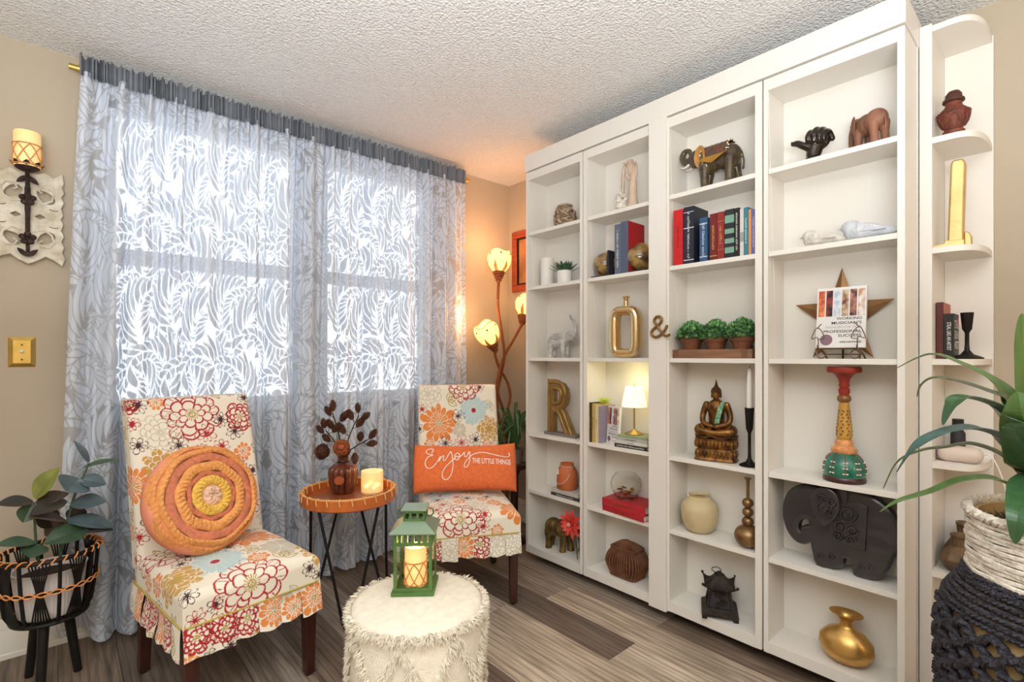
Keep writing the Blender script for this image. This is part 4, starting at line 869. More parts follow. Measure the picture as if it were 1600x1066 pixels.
for a_, b_, c_2, d_ in ((-hy_+.05, hy_-.05, hz_-.06, hz_-.05), (-hy_+.05, hy_-.05, -hz_+.05, -hz_+.06), (-hy_+.05, -hy_+.06, -hz_+.06, hz_-.06), (hy_-.06, hy_-.05, -hz_+.06, hz_-.06)): MB().bx(-.018, -.001, a_, b_, c_2, d_).build('inner_lip', M_black, pf_)
MB().bx(-.008, -.002, -hy_+.06, hy_-.06, -hz_+.06, hz_-.06).build('print', mat('brown_print', (138, 92, 60), .5, col2=(176, 122, 78), vscale=6), pf_)
cp = Vector((2.16, 2.40, 0)); 
ps = thing('pedestal', 'assumed slim dark pedestal hidden behind the corner chair carrying a leafy plant', 'pedestal', cp)  # assumed support, added because nothing under the corner plant is visible
MB().lathe([(.001, 0), (.09, 0), (.09, .02), (.03, .04), (.024, .1), (.024, .42), (.04, .46), (.085, .47), (.085, .49), (.001, .49)], 24).build('column', M_leg, ps, sharp=40)
MB().lathe([(.001, .49), (.088, .49), (.09, .494), (.088, .498), (.001, .498)], 24).build('top', M_leg, ps)
cpl = thing('spider_plant', 'small strappy green plant peeking out behind the corner chair', 'potted plant', cp+Vector((0, 0, .498)))
MB().lathe([(.001, 0), (.045, 0), (.06, .09), (.063, .095), (.055, .095), (.05, .08), (.001, .08)], 24).build('pot', mat('grey_pot', (120, 116, 108), .7), cpl, sharp=40)
M_sp = mat('strap_green', (74, 104, 58), .4, var=.2, vscale=30); rr_ = random.Random(8)
def strap(parent, P, w, m, name='leaf', fk=.3, n=6, tw=0., solid=.0011):
    Q = bez(P, n); k = len(Q); b = MB(); vs = []; ps_ = None
    for i, p in enumerate(Q):
        d = (Q[min(i+1, k-1)]-Q[max(i-1, 0)]).normalized(); s0_ = d.cross(Vector((0, 0, 1))); s_ = s0_.normalized() if s0_.length > .45 else (ps_ if ps_ is not None else Vector((COS, -SIN, 0))); s_ = (s_-d*s_.dot(d)).normalized()
        if ps_ is not None: s_ = -s_ if s_.dot(ps_) < 0 else s_; s_ = (ps_*.6+s_*.4); s_ = (s_-d*s_.dot(d)).normalized()
        ps_ = s_; nn = s_.cross(d).normalized(); nn = -nn if nn.z < -.2 and i == 0 else nn; t = i/(k-1); wd = w/2*min(1, .45+t*3)*max(0, 1-t**3)**.8+.0006
        s2 = s_*math.cos(tw*t)+nn*math.sin(tw*t); n2 = nn*math.cos(tw*t)-s_*math.sin(tw*t)
        for a in (-1, -.5, 0, .5, 1): vs.append(p+s2*a*wd+n2*fk*wd*abs(a))
    fs = [(i*5+j, i*5+j+1, i*5+j+6, i*5+j+5) for i in range(k-1) for j in range(4)]
    return b.add(vs, fs).build(name, m, parent, sharp=None, fix=False, solid=solid)
for k in range(22):
    a = rr_.uniform(0, 2*PI); r_ = rr_.uniform(.1, .2); h_ = rr_.uniform(.12, .3); e = Vector((math.cos(a), math.sin(a), 0))
    if (e*r_+cp).x > XW-.06 or (cp+e*r_).y > 2.52: continue
    strap(cpl, [(0, 0, .08), e*r_*.35+Vector((0, 0, .08+h_*.75)), e*r_*.75+Vector((0, 0, .08+h_)), e*r_*1.15+Vector((0, 0, .06+h_*.55))], .02, M_sp, fk=.35)
for (u0, v0), (u1, v1), (u2, v2) in (((780, 690), (795, 668), (816, 660)), ((782, 690), (800, 690), (819, 712)), ((780, 690), (786, 655), (800, 645)), ((780, 690), (798, 672), (806, 700))):
    g = [at_y(u, v, 2.38)-cpl.location for u, v in ((u0, v0), (u1, v1), (u2, v2))]; strap(cpl, [(0, 0, .08)]+g, .018, M_sp, fk=.35)
# ------------------------------------------------------------------ things on the shelves (local x = to the viewer's right, y = into the shelf)
RS = -PI/2
def sp(u, si, dx=.08): X = XF+dx; return Vector((X, on_x(u, X), SZ[si]))
def sb(u, v, si): return at_z(u, v, SZ[si])
def mpp(p): return (SIN*p.x+COS*p.y)/F
# letters, plain
M_ink = mat('dark_ink', (44, 42, 46), .6); M_paper = mat('paper', (236, 228, 212), .8); M_wht = mat('white_print', (236, 232, 224), .6); M_gold = mat('gold_leaf', (196, 150, 70), .3, 1., var=.12, vscale=18)
_bm = {}
def marks(m, parent, M, length, height, name='spine_print', seed=1, words=3):
    """worn print too small to read: a run of uneven little strokes"""
    r_ = random.Random(seed); b = MB(); x = -length/2
    while x < length/2-height*.3:
        if r_.random() < .12: x += height*.5; continue
        w_ = height*r_.uniform(.22, .5); h1 = height*r_.uniform(.6, 1.); y0 = -height/2
        for (a0, a1, b0, b1) in ((0, .3, 0, 1), (.3, 1, .8, 1) if r_.random() < .5 else (.7, 1, 0, .9), (.3, 1, .4, .55) if r_.random() < .6 else (.3, 1, 0, .18)):
            b.add([M@Vector((x+w_*a0, y0+h1*b0, .0002)), M@Vector((x+w_*a1, y0+h1*b0, .0002)), M@Vector((x+w_*a1, y0+h1*b1, .0002)), M@Vector((x+w_*a0, y0+h1*b1, .0002))], [(0, 1, 2, 3)])
        x += w_+height*.16
    return b.build(name, m, parent, sharp=None, fix=False) if b.v else None
def cloth(c, rough=.5):
    k = (c, rough)
    if k not in _bm: _bm[k] = mat('cover_%d_%d_%d' % c, c, rough, var=.06, vscale=40)
    return _bm[k]
def book(name, label, loc, rz, w, d, h, col, group=None, spine=None, spine_col=None, bands=None, cat='book', flat=False, ttl_h=None):
    """upright book: spine faces -y; w thickness (x), d depth (y), h height; flat: lying, spine to -y, w length, d depth, h thickness"""
    t = thing(name, label, cat, loc, rz, group); m = cloth(col); c = .0025
    if not flat:
        MB().bx(-w/2, -w/2+c, 0, d, 0, h).bx(w/2-c, w/2, 0, d, 0, h).bx(-w/2+c, w/2-c, 0, c, 0, h).build('cover', m, t, sharp=None)
        MB().bx(-w/2+c, w/2-c, c, d-.004, .003, h-.003).build('pages', M_paper, t, sharp=None)
        fm = frame((0, -.0003, h*.5), (0, 0, -1), (1, 0, 0))
        if spine and spine[0] != '*': lettering(spine, spine_col or M_wht, t, fm, .62*h, min(w*.42, .02), name='spine_title')
        elif spine: marks(spine_col or M_wht, t, fm, h*float(spine[1:]), min(w*.4, .011), seed=int(w*1e5)+int(h*1e4))
        for z0_, z1_, bc in bands or []: MB().bx(-w/2-.0004, w/2+.0004, -.0006, c, h*z0_, h*z1_).build('spine_band', cloth(bc), t, sharp=None)
    else:
        MB().bx(-w/2, w/2, 0, d, 0, c).bx(-w/2, w/2, 0, d, h-c, h).bx(-w/2, w/2, 0, c, c, h-c).build('cover', m, t, sharp=None)
        MB().bx(-w/2+.003, w/2-.003, c, d-.004, c, h-c).build('pages', M_paper, t, sharp=None)
        if spine: marks(spine_col or M_wht, t, frame((0, -.0003, h*.5), (1, 0, 0), (0, 0, 1)), w*float(spine[1:]), h*.42, seed=int(w*1e4))
    return t
def figure(name, label, cat, loc, rz=RS, group=None): return thing(name, label, cat, loc, rz, group)
# ---- column one
p = sp(883, 5, .075); k = mpp(p)
j = figure('twig_jar', 'round jar wrapped in pale driftwood twigs on the top left shelf', 'jar', p)
M_tw = mat('driftwood', (178, 154, 128), .85, var=.3, vscale=40)
MB().lathe([(.001, 0), (.05, 0), (.056, .03), (.055, .07), (.042, .105), (.036, .118), (.032, .118), (.034, .1), (.001, .02)], 24).build('jar_body', mat('jar_dark', (126, 104, 84), .8), j, sharp=40)
r = random.Random(4)
for q in range(120):
    a = r.uniform(0, 2*PI); z = r.uniform(.008, .095); R_ = ramp(z, [0, .03, .07, .105], [.052, .058, .057, .045])+.002; da = r.choice((-1, 1))*r.uniform(.2, .5); dz = r.uniform(-.025, .03)
    z2 = min(max(z+dz, .006), .108); R2 = ramp(z2, [0, .03, .07, .105], [.052, .058, .057, .045])+.002
    MB().tube([(R_*math.cos(a), R_*math.sin(a), z), ((R_+R2)/2*1.04*math.cos(a+da/2), (R_+R2)/2*1.04*math.sin(a+da/2), (z+z2)/2), (R2*math.cos(a+da), R2*math.sin(a+da), z2)], r.uniform(.0034, .0055), 5).build('twig', M_tw, j)
MB().tube([(.037*math.cos(i*PI/12), .037*math.sin(i*PI/12), .118) for i in range(24)], .006, 6, closed=True).build('twig_rim', M_tw, j)
p = sp(855, 4, .085)
c = figure('white_candle', 'plain white pillar candle beside the small succulent', 'candle', p); M_wx = mat('white_wax', (240, 234, 224), .5, sss=.2)
MB().lathe([(.001, 0), (.036, 0), (.0375, .003), (.0375, .160), (.034, .165), (.001, .160)], 32).build('wax', M_wx, c, sharp=50); MB().tube([(0, 0, .16), (.001, 0, .172)], .0012, 5).build('wick', M_ink, c)
p = sp(882, 4, .06)
c = figure('succulent', 'green spiky succulent in a white round pot beside the white candle', 'potted plant', p)
MB().lathe([(.001, 0), (.036, 0), (.04, .004), (.041, .07), (.037, .072), (.036, .06), (.001, .058)], 28).build('pot', mat('white_ceramic', (232, 228, 220), .5), c, sharp=40)
M_su = mat('succulent_green', (58, 92, 62), .5, var=.25, vscale=30)
for q in range(26):
    a = q*2.4; e = .9 if q < 10 else .45; l = .06+.034*(q/26); leaf(c, (.008*math.cos(a), .008*math.sin(a), .058), (l*math.cos(a)*(.55+.02*q), l*math.sin(a)*(.55+.02*q), .058+l*(1.1-.028*q)), 0.02, M_su, (math.cos(a)*-.5, math.sin(a)*-.5, 1), p=.7)
def elephant(t, s, mats, trunk, face=-1, ears=(.17, .03, .19), tusk=True, leg_spread=.0, head_up=0., vox=.016, earcol=None, tail=True):
    """quadruped facing -x (face=-1) or +x; s = overall scale (body length about .95 s)"""
    m, me_, mt = mats; f = -face; b = MB(); V = lambda x, y, z: Vector((f*x*s, y*s, z*s))
    b.ball(V(.2, 0, .60), (.29*s, .235*s, .27*s), 20, 14); b.ball(V(-.12, 0, .62), (.32*s, .24*s, .265*s), 20, 14)
    b.ball(V(-.47, 0, .74+head_up), (.185*s, .16*s, .20*s), 18, 12); limb(b, [V(-.25, 0, .66), V(-.45, 0, .72+head_up)], [.2*s, .16*s])
    for lx, ly, kx in ((-.24, .13, -.02-leg_spread), (-.24, -.13, -.02+leg_spread), (.30, .13, .04+leg_spread), (.30, -.13, .04-leg_spread)):
        limb(b, [V(lx, ly, .5), V(lx+kx*.4, ly, .27), V(lx+kx, ly, .075)], [.125*s, .09*s, .088*s]); b.lathe([(.001, 0), (.1*s, 0), (.1*s, .04*s), (.085*s, .09*s), (.001, .1*s)], 14, V(lx+kx, ly, 0))
    limb(b, [V(-.58, 0, .72+head_up)]+[V(*q) for q in trunk], [.12*s]+list(np.linspace(.085, .035, len(trunk))*s))
    if tail: limb(b, [V(.48, 0, .62), V(.53, 0, .45), V(.52, 0, .28)], [.03*s, .018*s, .026*s])
    body = blob(b, 'body', m, t, vox*s, 5)
    for sy in (-1, 1):
        q = MB(); c3 = V(-.36, sy*.17, .72+head_up)
        def ear(u, v):
            th = 2*PI*u; rr_ = v; x = ears[0]*rr_*math.cos(th); z = ears[2]*rr_*math.sin(th)-.03*rr_; return c3+Vector((f*(x+.07)*s, sy*(.02+.07*rr_*max(0, math.cos(th))+.02*rr_*rr_)*s, z*s))
        q.grid(ear, 18, 5, cu=True).build('ear', me_, t, sharp=None, solid=.022*s)
        if tusk: MB().tube(bez([V(-.60, sy*.085, .64+head_up), V(-.70, sy*.10, .59+head_up), V(-.79, sy*.10, .62+head_up)], 4), list(np.linspace(.026, .006, 9)*s), 8).build('tusk', mt, t)
        MB().ball(V(-.595, sy*.105, .79+head_up), .016*s, 8, 6).build('eye', M_ink, t)
    return body
p = sp(874, 3, .075)
e = figure('white_elephant', 'whitewashed elephant figurine with raised trunk and heart shaped ear', 'figurine', p, RS+.15)
M_ww = mat('whitewash', (214, 210, 204), .7, col2=(168, 164, 160), vscale=30, bump=.4, bscale=120)
elephant(e, .15, (M_ww, M_ww, M_ww), [(-.68, 0, .92), (-.70, 0, 1.15), (-.62, 0, 1.36), (-.52, 0, 1.44), (-.48, 0, 1.56)], face=1, head_up=.05)
saddle = MB().grid(lambda u, v: Vector((-(-.02+(u-.5)*.42)*.15, (.25*math.sin((v-.5)*2.6))*.15*1.02, (.62+.285*math.cos((v-.5)*2.6))*.15)), 10, 14); saddle.build('carved_saddle', mat('whitewash_dark', (190, 186, 182), .8, bump=.9, bscale=150), e, sharp=None, solid=.003)
p = sp(879, 2, .07); k = mpp(p); h_ = 86*k
c = figure('letter_r', 'tall bronze marquee letter R standing on a grey wooden base', 'letter', p, RS)
lettering_m = mat('aged_bronze', (150, 116, 66), .38, .75, var=.25, vscale=20)
def letter3d(ch, hgt, wid, th, m, parent, z0, name='letter', rim=None):
    v, f = text_mesh(ch, 1., 'CENTER', .5); v = np.array(v); v[:, 0] *= wid/np.ptp(v[:, 0]); v[:, 1] = (v[:, 1]-v[:, 1].min()); v[:, 1] *= hgt/v[:, 1].max(); v[:, 0] -= (v[:, 0].max()+v[:, 0].min())/2
    return MB().add([(q[0], q[2]*th, z0+q[1]) for q in v], f).build(name, m, parent, sharp=30)
w_ = .20
MB().bx(-w_/2-.015, w_/2+.02, -.03, .03, 0, .016).build('base', mat('grey_wood', (120, 112, 104), .7, var=.2, vscale=12, stretch=(1, 6, 6)), c, bevel=.001)
letter3d('R', .285, .175, .034, mat('bronze_inset', (164, 138, 92), .45, .6, var=.2, vscale=15), c, .016)
v, f = text_mesh('R', 1., 'CENTER', 0, .012); v = np.array(v)
def letter_rim(ch, hgt, wid, parent, z0, th):
    cu = bpy.data.curves.new('t', 'FONT'); cu.body = ch; cu.size = 1; cu.align_x = 'CENTER'; cu.fill_mode = 'NONE'; cu.bevel_depth = .03; cu.resolution_u = 4; o = bpy.data.objects.new('t', cu); COL.objects.link(o)
    dg = bpy.context.evaluated_depsgraph_get(); me = bpy.data.meshes.new_from_object(o.evaluated_get(dg)); vv = np.array([tuple(q.co) for q in me.vertices]); ff = [tuple(q.vertices) for q in me.polygons]; bpy.data.objects.remove(o); bpy.data.curves.remove(cu); bpy.data.meshes.remove(me)
    sx = wid/(np.ptp(vv[:, 0])-.06); sz = hgt/(np.ptp(vv[:, 1])-.06); cx = (vv[:, 0].max()+vv[:, 0].min())/2; zb = vv[:, 1].min()+.03
    return MB().add([((q[0]-cx)*sx, -th/2-.002+q[2]*.25, z0+(q[1]-zb)*sz) for q in vv], ff).build('raised_edge', lettering_m, parent, sharp=40)
letter_rim('R', .285, .175, c, .016, .034)
p = sp(879, 1, .02); BS = []
bz = SZ[1]
for i, (w_, h_, col, tx, lab) in enumerate(((.205, .016, (60, 56, 54), '*.6', 'dark thin book at the bottom under the amber jar'), (.20, .02, (196, 190, 182), '', 'grey covered book directly under the amber jar'))):
    book('coaster_book', lab, (XF+.018+.006*i, on_x(880, XF+.02)-.012+.008*i, bz), RS, w_, .135, h_, col, 'books under the amber jar', tx or None, flat=True); bz += h_
p = sp(886, 1, .075); p.z = bz
c = figure('amber_jar', 'frosted amber glass jar with wire handle on two books', 'jar', p)
M_amb = mat('amber_glass', (228, 134, 84), .3, trans=.35, ior=1.2)
MB().lathe([(.001, 0), (.05, 0), (.056, .006), (.058, .06), (.054, .1), (.04, .122), (.036, .13), (.038, .142), (.034, .142), (.032, .13), (.05, .098), (.053, .06), (.05, .01), (.001, .008)], 36).build('glass', M_amb, c, sharp=50)
MB().tube([(.04*math.cos(i*PI/16), .04*math.sin(i*PI/16), .127) for i in range(32)], .0018, 6, closed=True).tube(bez([(-.04, -.004, .127), (-.058, -.035, .09), (-.03, -.062, .045), (.012, -.064, .038), (.045, -.045, .07), (.04, -.004, .127)], 6), .0016, 6).build('wire_handle', mat('wire', (226, 214, 196), .4, .3), c)
MB().bx(-.022, -.008, -.058, -.056, .085, .115).build('paper_tag', M_paper, c)
p = sp(874, 0, .085)
e = figure('bronze_elephant', 'bronze elephant statue with a coral flower at its ear on the bottom shelf', 'figurine', p, RS+.1)
M_bz = mat('worn_bronze', (126, 102, 62), .4, .7, var=.35, vscale=25)
elephant(e, .195, (M_bz, M_bz, M_paper), [(-.70, 0, .60), (-.76, 0, .40), (-.74, 0, .22), (-.66, 0, .14)], face=1, leg_spread=.05)
q = Vector((XF+.03, on_x(894, XF+.03), SZ[0]+.19))
fl2 = figure('coral_flower', 'large coral artificial flower tucked against the bronze elephant', 'flower', q)
M_co = mat('coral_petal', (232, 84, 72), .7, var=.12, vscale=30)
for kk in range(3):
    for i in range(9):
        a = 2*PI*(i+.5*(kk % 2))/9; L_ = .082-.02*kk; leaf(fl2, (0, 0, 0), (L_*math.cos(a), -.012-.016*kk, L_*math.sin(a)), .034-.005*kk, M_co, (0, -1, 0), droop=.06, foldk=.35)
MB().ball((0, -.03, 0), .013, 12, 8).build('flower_heart', mat('flower_heart', (238, 150, 130), .8, bump=.8, bscale=200), fl2)
MB().tube([(0, .002, 0), (.01, .015, -.05), (.02, .02, -.19)], .0025, 6).build('stalk', M_su, fl2)

# ---- column two
p = sp(985, 5, .06)
hd = figure('hand_sculpture', 'carved pale hand sculpture draped with shell beads', 'figurine', p, RS)
M_hand = mat('pale_wood', (206, 180, 158), .7, var=.08, vscale=20)
b = MB(); limb(b, [(.014, 0, .03), (.013, 0, .06), (.016, 0, .13)], [.026, .022, .018]); b.ball((.016, -.002, .155), (.020, .013, .03), 14, 10)
for i, (x, z, L_, tx) in enumerate(((.002, .178, .055, -.022), (.012, .182, .062, -.012), (.022, .181, .058, .004), (.032, .174, .046, .016))):
    limb(b, [(x, 0, z-.01), (x+tx*.35, -.006, z+L_*.5), (x+tx*.7, -.02, z+L_*.8), (x+tx*.8, -.032, z+L_*.82)], [.0075, .0068, .006, .005])
limb(b, [(.002, 0, .145), (-.012, -.008, .162), (-.018, -.014, .182)], [.0085, .0075, .006])
b.lathe([(.001, 0), (.03, 0), (.03, .008), (.024, .02), (.001, .02)], 18, (.014, 0, 0)); blob(b, 'hand', M_hand, hd, .0028, 3)
M_sh = mat('shell', (214, 206, 190), .5, var=.25, vscale=40); r = random.Random(9)
for s0_ in (-.014, -.03): MB().tube(bez([(.006, -.028, .222), (s0_+.01, -.034, .2), (s0_, -.03, .13), (s0_-.004, -.028, .05)], 5), .0028, 6).build('bead_cord', M_tw, hd)
for i in range(34):
    t = .62+.38*i/33; th = t*PI*1.0; x = -.018-.016*math.sin(t*2.5)+r.uniform(-.010, .010); z = .205-.2*t; MB().ball((x+.014*math.sin(i*2.1), -.026+r.uniform(-.01, .01), max(z, .006)), (.008+.005*t, .008, .007+.004*t), 8, 6).build('shell_bead', M_sh, hd)
# globe bookends and two books
def globe(u, v, Rg, lab, bookside):
    q = sp(u, 4, .07); t = figure('globe_bookend', lab, 'bookend', q, RS, 'globe bookends'); s = bookside
    M_g = mat('globe_brown', (64, 30, 22), .22, col2=(168, 134, 74), vscale=22, coat=1.)
    MB().bx(-Rg*.9, Rg*.9, -.045, .045, 0, .01).build('foot_plate', M_ink, t, bevel=.001); MB().bx(s*Rg*.9-.005, s*Rg*.9+.005, -.045, .045, .0, .13).build('upright_plate', M_ink, t, bevel=.001)
    MB().ball((0, 0, .012+Rg), Rg*.97, 32, 20).build('globe', M_g, t)
    MB().tube([(Rg*math.cos(i*PI/20), 0, .012+Rg+Rg*math.sin(i*PI/20)) for i in range(40)], .0035, 6, closed=True).build('meridian', M_brass, t)
    MB().lathe([(.001, .009), (.02, .01), (.008, .016), (.001, .02)], 16).build('pivot', M_brass, t)
globe(945, 430, .060, 'smaller looking globe bookend left of the grey book', 1)
globe(999, 425, .066, 'globe bookend right of the red book', -1)
y0_ = on_x(966, XF+.02)
book('tall_book', 'tall grey blue hardback with a lettered spine between the globe bookends', (XF+.015, y0_, SZ[4]), RS, .036, .13, .245, (96, 104, 122), 'books between the globes', '*.75', M_wht)
book('tall_book', 'tall red hardback with grey spine edge between the globe bookends', (XF+.012, y0_-.042, SZ[4]), RS, .042, .135, .25, (176, 26, 30), 'books between the globes', bands=[(0, 1, (84, 92, 112))])
p = sp(978, 3, .07); bo = figure('gold_bottle', 'shiny gold ring shaped bottle vase with an open middle', 'vase', p, RS+.12)
def rring(rx, rz, pw, n=40): return [(rx*math.copysign(abs(math.cos(t))**pw, math.cos(t)), rz*math.copysign(abs(math.sin(t))**pw, math.sin(t))) for t in np.linspace(0, 2*PI, n, endpoint=False)]
def bottle_ring(u, v):
    t = 2*PI*u; s_ = 2*PI*v; pw = .42; ox, oz = .060*math.copysign(abs(math.cos(t))**pw, math.cos(t)), .105*math.copysign(abs(math.sin(t))**pw, math.sin(t)); L_ = math.hypot(ox/.06, oz/.105)
    nx, nz = math.cos(t), math.sin(t); cr = math.copysign(abs(math.cos(s_))**.7, math.cos(s_)); sr = math.copysign(abs(math.sin(s_))**.7, math.sin(s_)); return (ox+nx*.024*cr, .036*sr, .128+oz+nz*.024*cr)
M_mg = mat('mirror_gold', (232, 206, 158), .12, 1., var=.06, vscale=6)
vs = [bottle_ring(i/64, j_/16) for j_ in range(16) for i in range(64)]; MB().add(vs, [(j_*64+i, j_*64+(i+1) % 64, ((j_+1) % 16)*64+(i+1) % 64, ((j_+1) % 16)*64+i) for j_ in range(16) for i in range(64)]).build('ring_body', M_mg, bo, sharp=60)
MB().lathe([(.014, .245), (.0135, .27), (.013, .285), (.021, .304), (.019, .304), (.011, .285), (.011, .25)], 24).build('neck', M_mg, bo, sharp=60)
# lamp shelf
zs = SZ[2]; x_ = XF+.02
cols = [((70, 50, 36), 9, 'dark brown book with gold spine lettering', '*.3', .022), ((198, 172, 88), 6, 'yellow spined book in the lamp lit row', '*.3', .017), ((216, 200, 160), 6, 'cream spined book in the lamp lit row', '*.25', .017), ((150, 140, 156), 5, 'slim lilac book in the lamp lit row', None, .013)]
yy = on_x(919, x_)
for i, (cc, uu, lab, tx, w_) in enumerate(cols):
    book('lamp_shelf_book', lab, (x_+.004*i, yy-w_/2, zs), RS, w_, .12, .205-.006*i, cc, 'books beside the shelf lamp', tx, M_gold if i == 0 else M_ink); yy -= w_+.0008
def handbook(label, loc, rz, tilt, w, h, group):
    t = thing('music_handbook', label, 'book', loc, rz, group); R = rotx(tilt); T4 = R.to_4x4(); th = .012
    def P4(b): b.v = [tuple(T4@Vector(q)) for q in b.v]; return b
    P4(MB().bx(-w/2, w/2, 0, th, 0, h)).build('book_block', mat('cover_white', (236, 232, 228), .35, coat=.3), t, sharp=None)
    strips = [((196, 84, 50), (236, 150, 90)), ((52, 24, 26), (150, 60, 50)), ((186, 196, 214), (232, 236, 240)), ((120, 56, 34), (214, 190, 160)), ((70, 44, 42), (190, 130, 110)), ((206, 150, 110), (236, 232, 226))]
    for i, (c1, c2) in enumerate(strips):
        x0_ = -w/2+w*(.03+i*.162); P4(MB().bx(x0_, x0_+w*.135, -.0006, .001, h*.52, h*.955)).build('cover_picture', mat('strip_%d' % i, c1, .4, col2=c2, vscale=55, stretch=(1, 1, .7), detail=1), t, sharp=None)
    def line(tx, cz, hh, m, wd, right=.92):
        v, f = text_mesh(tx, 1., 'RIGHT', 0, .01); v = np.array(v); v[:, 0] *= wd/np.ptp(v[:, 0]); v[:, 1] *= hh/np.ptp(v[:, 1]); MB().add([T4@Vector((q[0]-v[:, 0].max()-w/2+w*right, -.0007, h*cz+q[1])) for q in v], f).build('lettering', m, t, sharp=None, fix=False)
    M_gl = mat('grey_ink', (186, 186, 190), .6)
    for tx, cz, m, wd in (('WORKING', .475, M_ink, .5), ("MUSICIAN'S", .405, M_ink, .6), ('HANDBOOK FOR', .335, M_gl, .72), ('PROFESSIONAL', .265, M_ink, .76), ('SUCCESS', .195, M_ink, .46)): line(tx, cz, h*.045, m, w*wd)
    line('KRIS HAWKINS', .09, h*.03, M_ink, w*.42)
    P4(MB().lathe([(.001, 0), (w*.13, 0), (w*.13, .0008), (.001, .0008)], 28, (-w*.28, -.0002, h*.13), R=rotx(PI/2))).build('round_seal', mat('seal', (140, 112, 124), .5), t)
    return t
yk = yy-.035
handbook('small white music handbook facing out beside the shelf lamp', (x_+.035, yk-.018, zs), RS-.35, -.06, .105, .19, 'music handbooks')
g = thing('green_bloom', 'yellow green fuzzy bloom lying on top of the lamp lit books', 'flower', (x_+.05, on_x(941, x_+.03), zs+.2), RS)
M_yg = mat('lime_fluff', (206, 220, 80), .9); r = random.Random(3)
for i in range(40):
    a = r.uniform(0, 2*PI); el = r.uniform(0, 1.3); L_ = r.uniform(.02, .035); leaf(g, (0, 0, .002), (L_*math.cos(a)*math.cos(el)*1.5, L_*math.sin(a)*math.cos(el), .004+L_*math.sin(el)), .009, M_yg, (0, 0, 1))
bz = zs
stk = [((44, 40, 38), .018, 'black lettered book at the bottom of the stack under the shelf lamp', '*.85', M_wht, .185), ((214, 208, 196), .014, 'cream thin book second from bottom under the shelf lamp', '*.2', M_ink, .18), ((176, 176, 168), .016, 'pale grey book third from bottom under the shelf lamp', '*.4', M_ink, .175), ((150, 160, 120), .012, 'sage green book on top of the stack under the shelf lamp', None, None, .165)]
ys = on_x(986, x_)
for i, (cc, hh, lab, tx, tm, ww) in enumerate(stk):
    book('stacked_book', lab, (x_-.006+.004*i, ys, bz), RS, ww, .125, hh, cc, 'books under the shelf lamp', tx, tm, flat=True); bz += hh
lm = thing('shelf_lamp', 'little brass lamp with pleated ivory shade glowing on a stack of books', 'table lamp', (XF+.085, on_x(991, XF+.085), bz), RS)
MB().lathe([(.001, 0), (.045, 0), (.046, .004), (.03, .012), (.014, .02), (.0045, .026), (.004, .12), (.0045, .235), (.001, .237)], 28).build('stand', mat('brushed_brass', (186, 160, 104), .3, 1.), lm, sharp=40)
ribbed([(.062, .135, 1), (.057, .17, 1), (.047, .215, 1), (.043, .235, 1)], 192, 24, .2).build('pleated_shade', mat('shade_ivory', (250, 244, 222), .7, emis=.55, ecol=(255, 240, 200)), lm, sharp=None)
MB().lathe([(.001, .236), (.005, .238), (.006, .243), (.001, .248)], 12).build('finial', M_brass, lm)
pl = bpy.data.lights.new('shelf_lamp_bulb', 'POINT'); pl.energy = .28; pl.color = (1, .92, .5); pl.shadow_soft_size = .03; lo = bpy.data.objects.new('shelf_lamp_bulb', pl); COL.objects.link(lo); lo.parent = lm; lo.location = (-.02, -.02, .27)
# glass bowl on red books
bz = SZ[1]; yb_ = on_x(975, XF+.02)-.004
book('red_book', 'large red hardback at the bottom under the glass bowl', (XF-.0, yb_, bz), RS-.06, .25, .15, .028, (178, 40, 48), 'red books under the glass bowl', '*.3', M_gold, flat=True); bz += .028
book('red_book', 'thick red hardback directly under the glass bowl', (XF+.006, yb_, bz), RS+.03, .245, .145, .036, (186, 44, 52), 'red books under the glass bowl', '*.5', M_gold, flat=True); bz += .036
p = Vector((XF+.07, on_x(978, XF+.07), bz)); gb = figure('glass_bowl', 'clear round glass bowl holding gold and red bits on red books', 'bowl', p)
MB().lathe([(.001, 0), (.032, 0), (.056, .018), (.073, .05), (.076, .075), (.068, .105), (.05, .125), (.048, .125), (.065, .105), (.073, .075), (.07, .05), (.054, .021), (.03, .004), (.001, .004)], 40).build('glass', mat('bowl_glass', (250, 250, 246), .03, trans=1., ior=1.25), gb, sharp=None)
r = random.Random(12); cc = [M_gold, mat('red_petal', (150, 40, 36), .6), mat('gold_shred', (190, 150, 80), .4, .8)]
for i in range(16):
    a = r.uniform(0, 2*PI); q = r.uniform(.0, .035); z = r.uniform(.012, .055); leaf(gb, (q*math.cos(a), q*math.sin(a), z), (q*math.cos(a)+r.uniform(-.025, .025), q*math.sin(a)+r.uniform(-.025, .025), z+r.uniform(-.003, .02)), .022, cc[i % 3], (r.uniform(-1, 1), r.uniform(-1, 1), 1), name='petal_bit')
# lidded basket
p = sb(978, 905, 0); p.x = XF+.082; p.y = on_x(980, p.x)
bs = figure('lidded_basket', 'brown slatted square basket with domed lid on the bottom shelf', 'basket', p, RS); bs.scale = (1.3, .92, 1.05)
M_bw = mat('brown_rattan', (112, 68, 40), .6, var=.3, vscale=30); M_bd = mat('basket_dark', (58, 36, 24), .9)  # liner and lid in a darker brown than the slats
def bsq(z, n=4): return ramp(z, [0, .012, .06, .1, .125, .13], [.058, .061, .08, .074, .058, .056])
def sq(r_, th): c3, s3 = math.cos(th), math.sin(th); kk = (abs(c3)**6+abs(s3)**6)**(-1/6); return r_*kk*c3*.92, r_*kk*s3*.92
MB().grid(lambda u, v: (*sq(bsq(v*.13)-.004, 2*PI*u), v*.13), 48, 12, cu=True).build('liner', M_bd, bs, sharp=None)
for i in range(44):
    th = 2*PI*i/44; MB().tube([(*sq(bsq(z), th), z) for z in np.linspace(.008, .126, 7)], .0037, 5).build('slat', M_bw, bs)
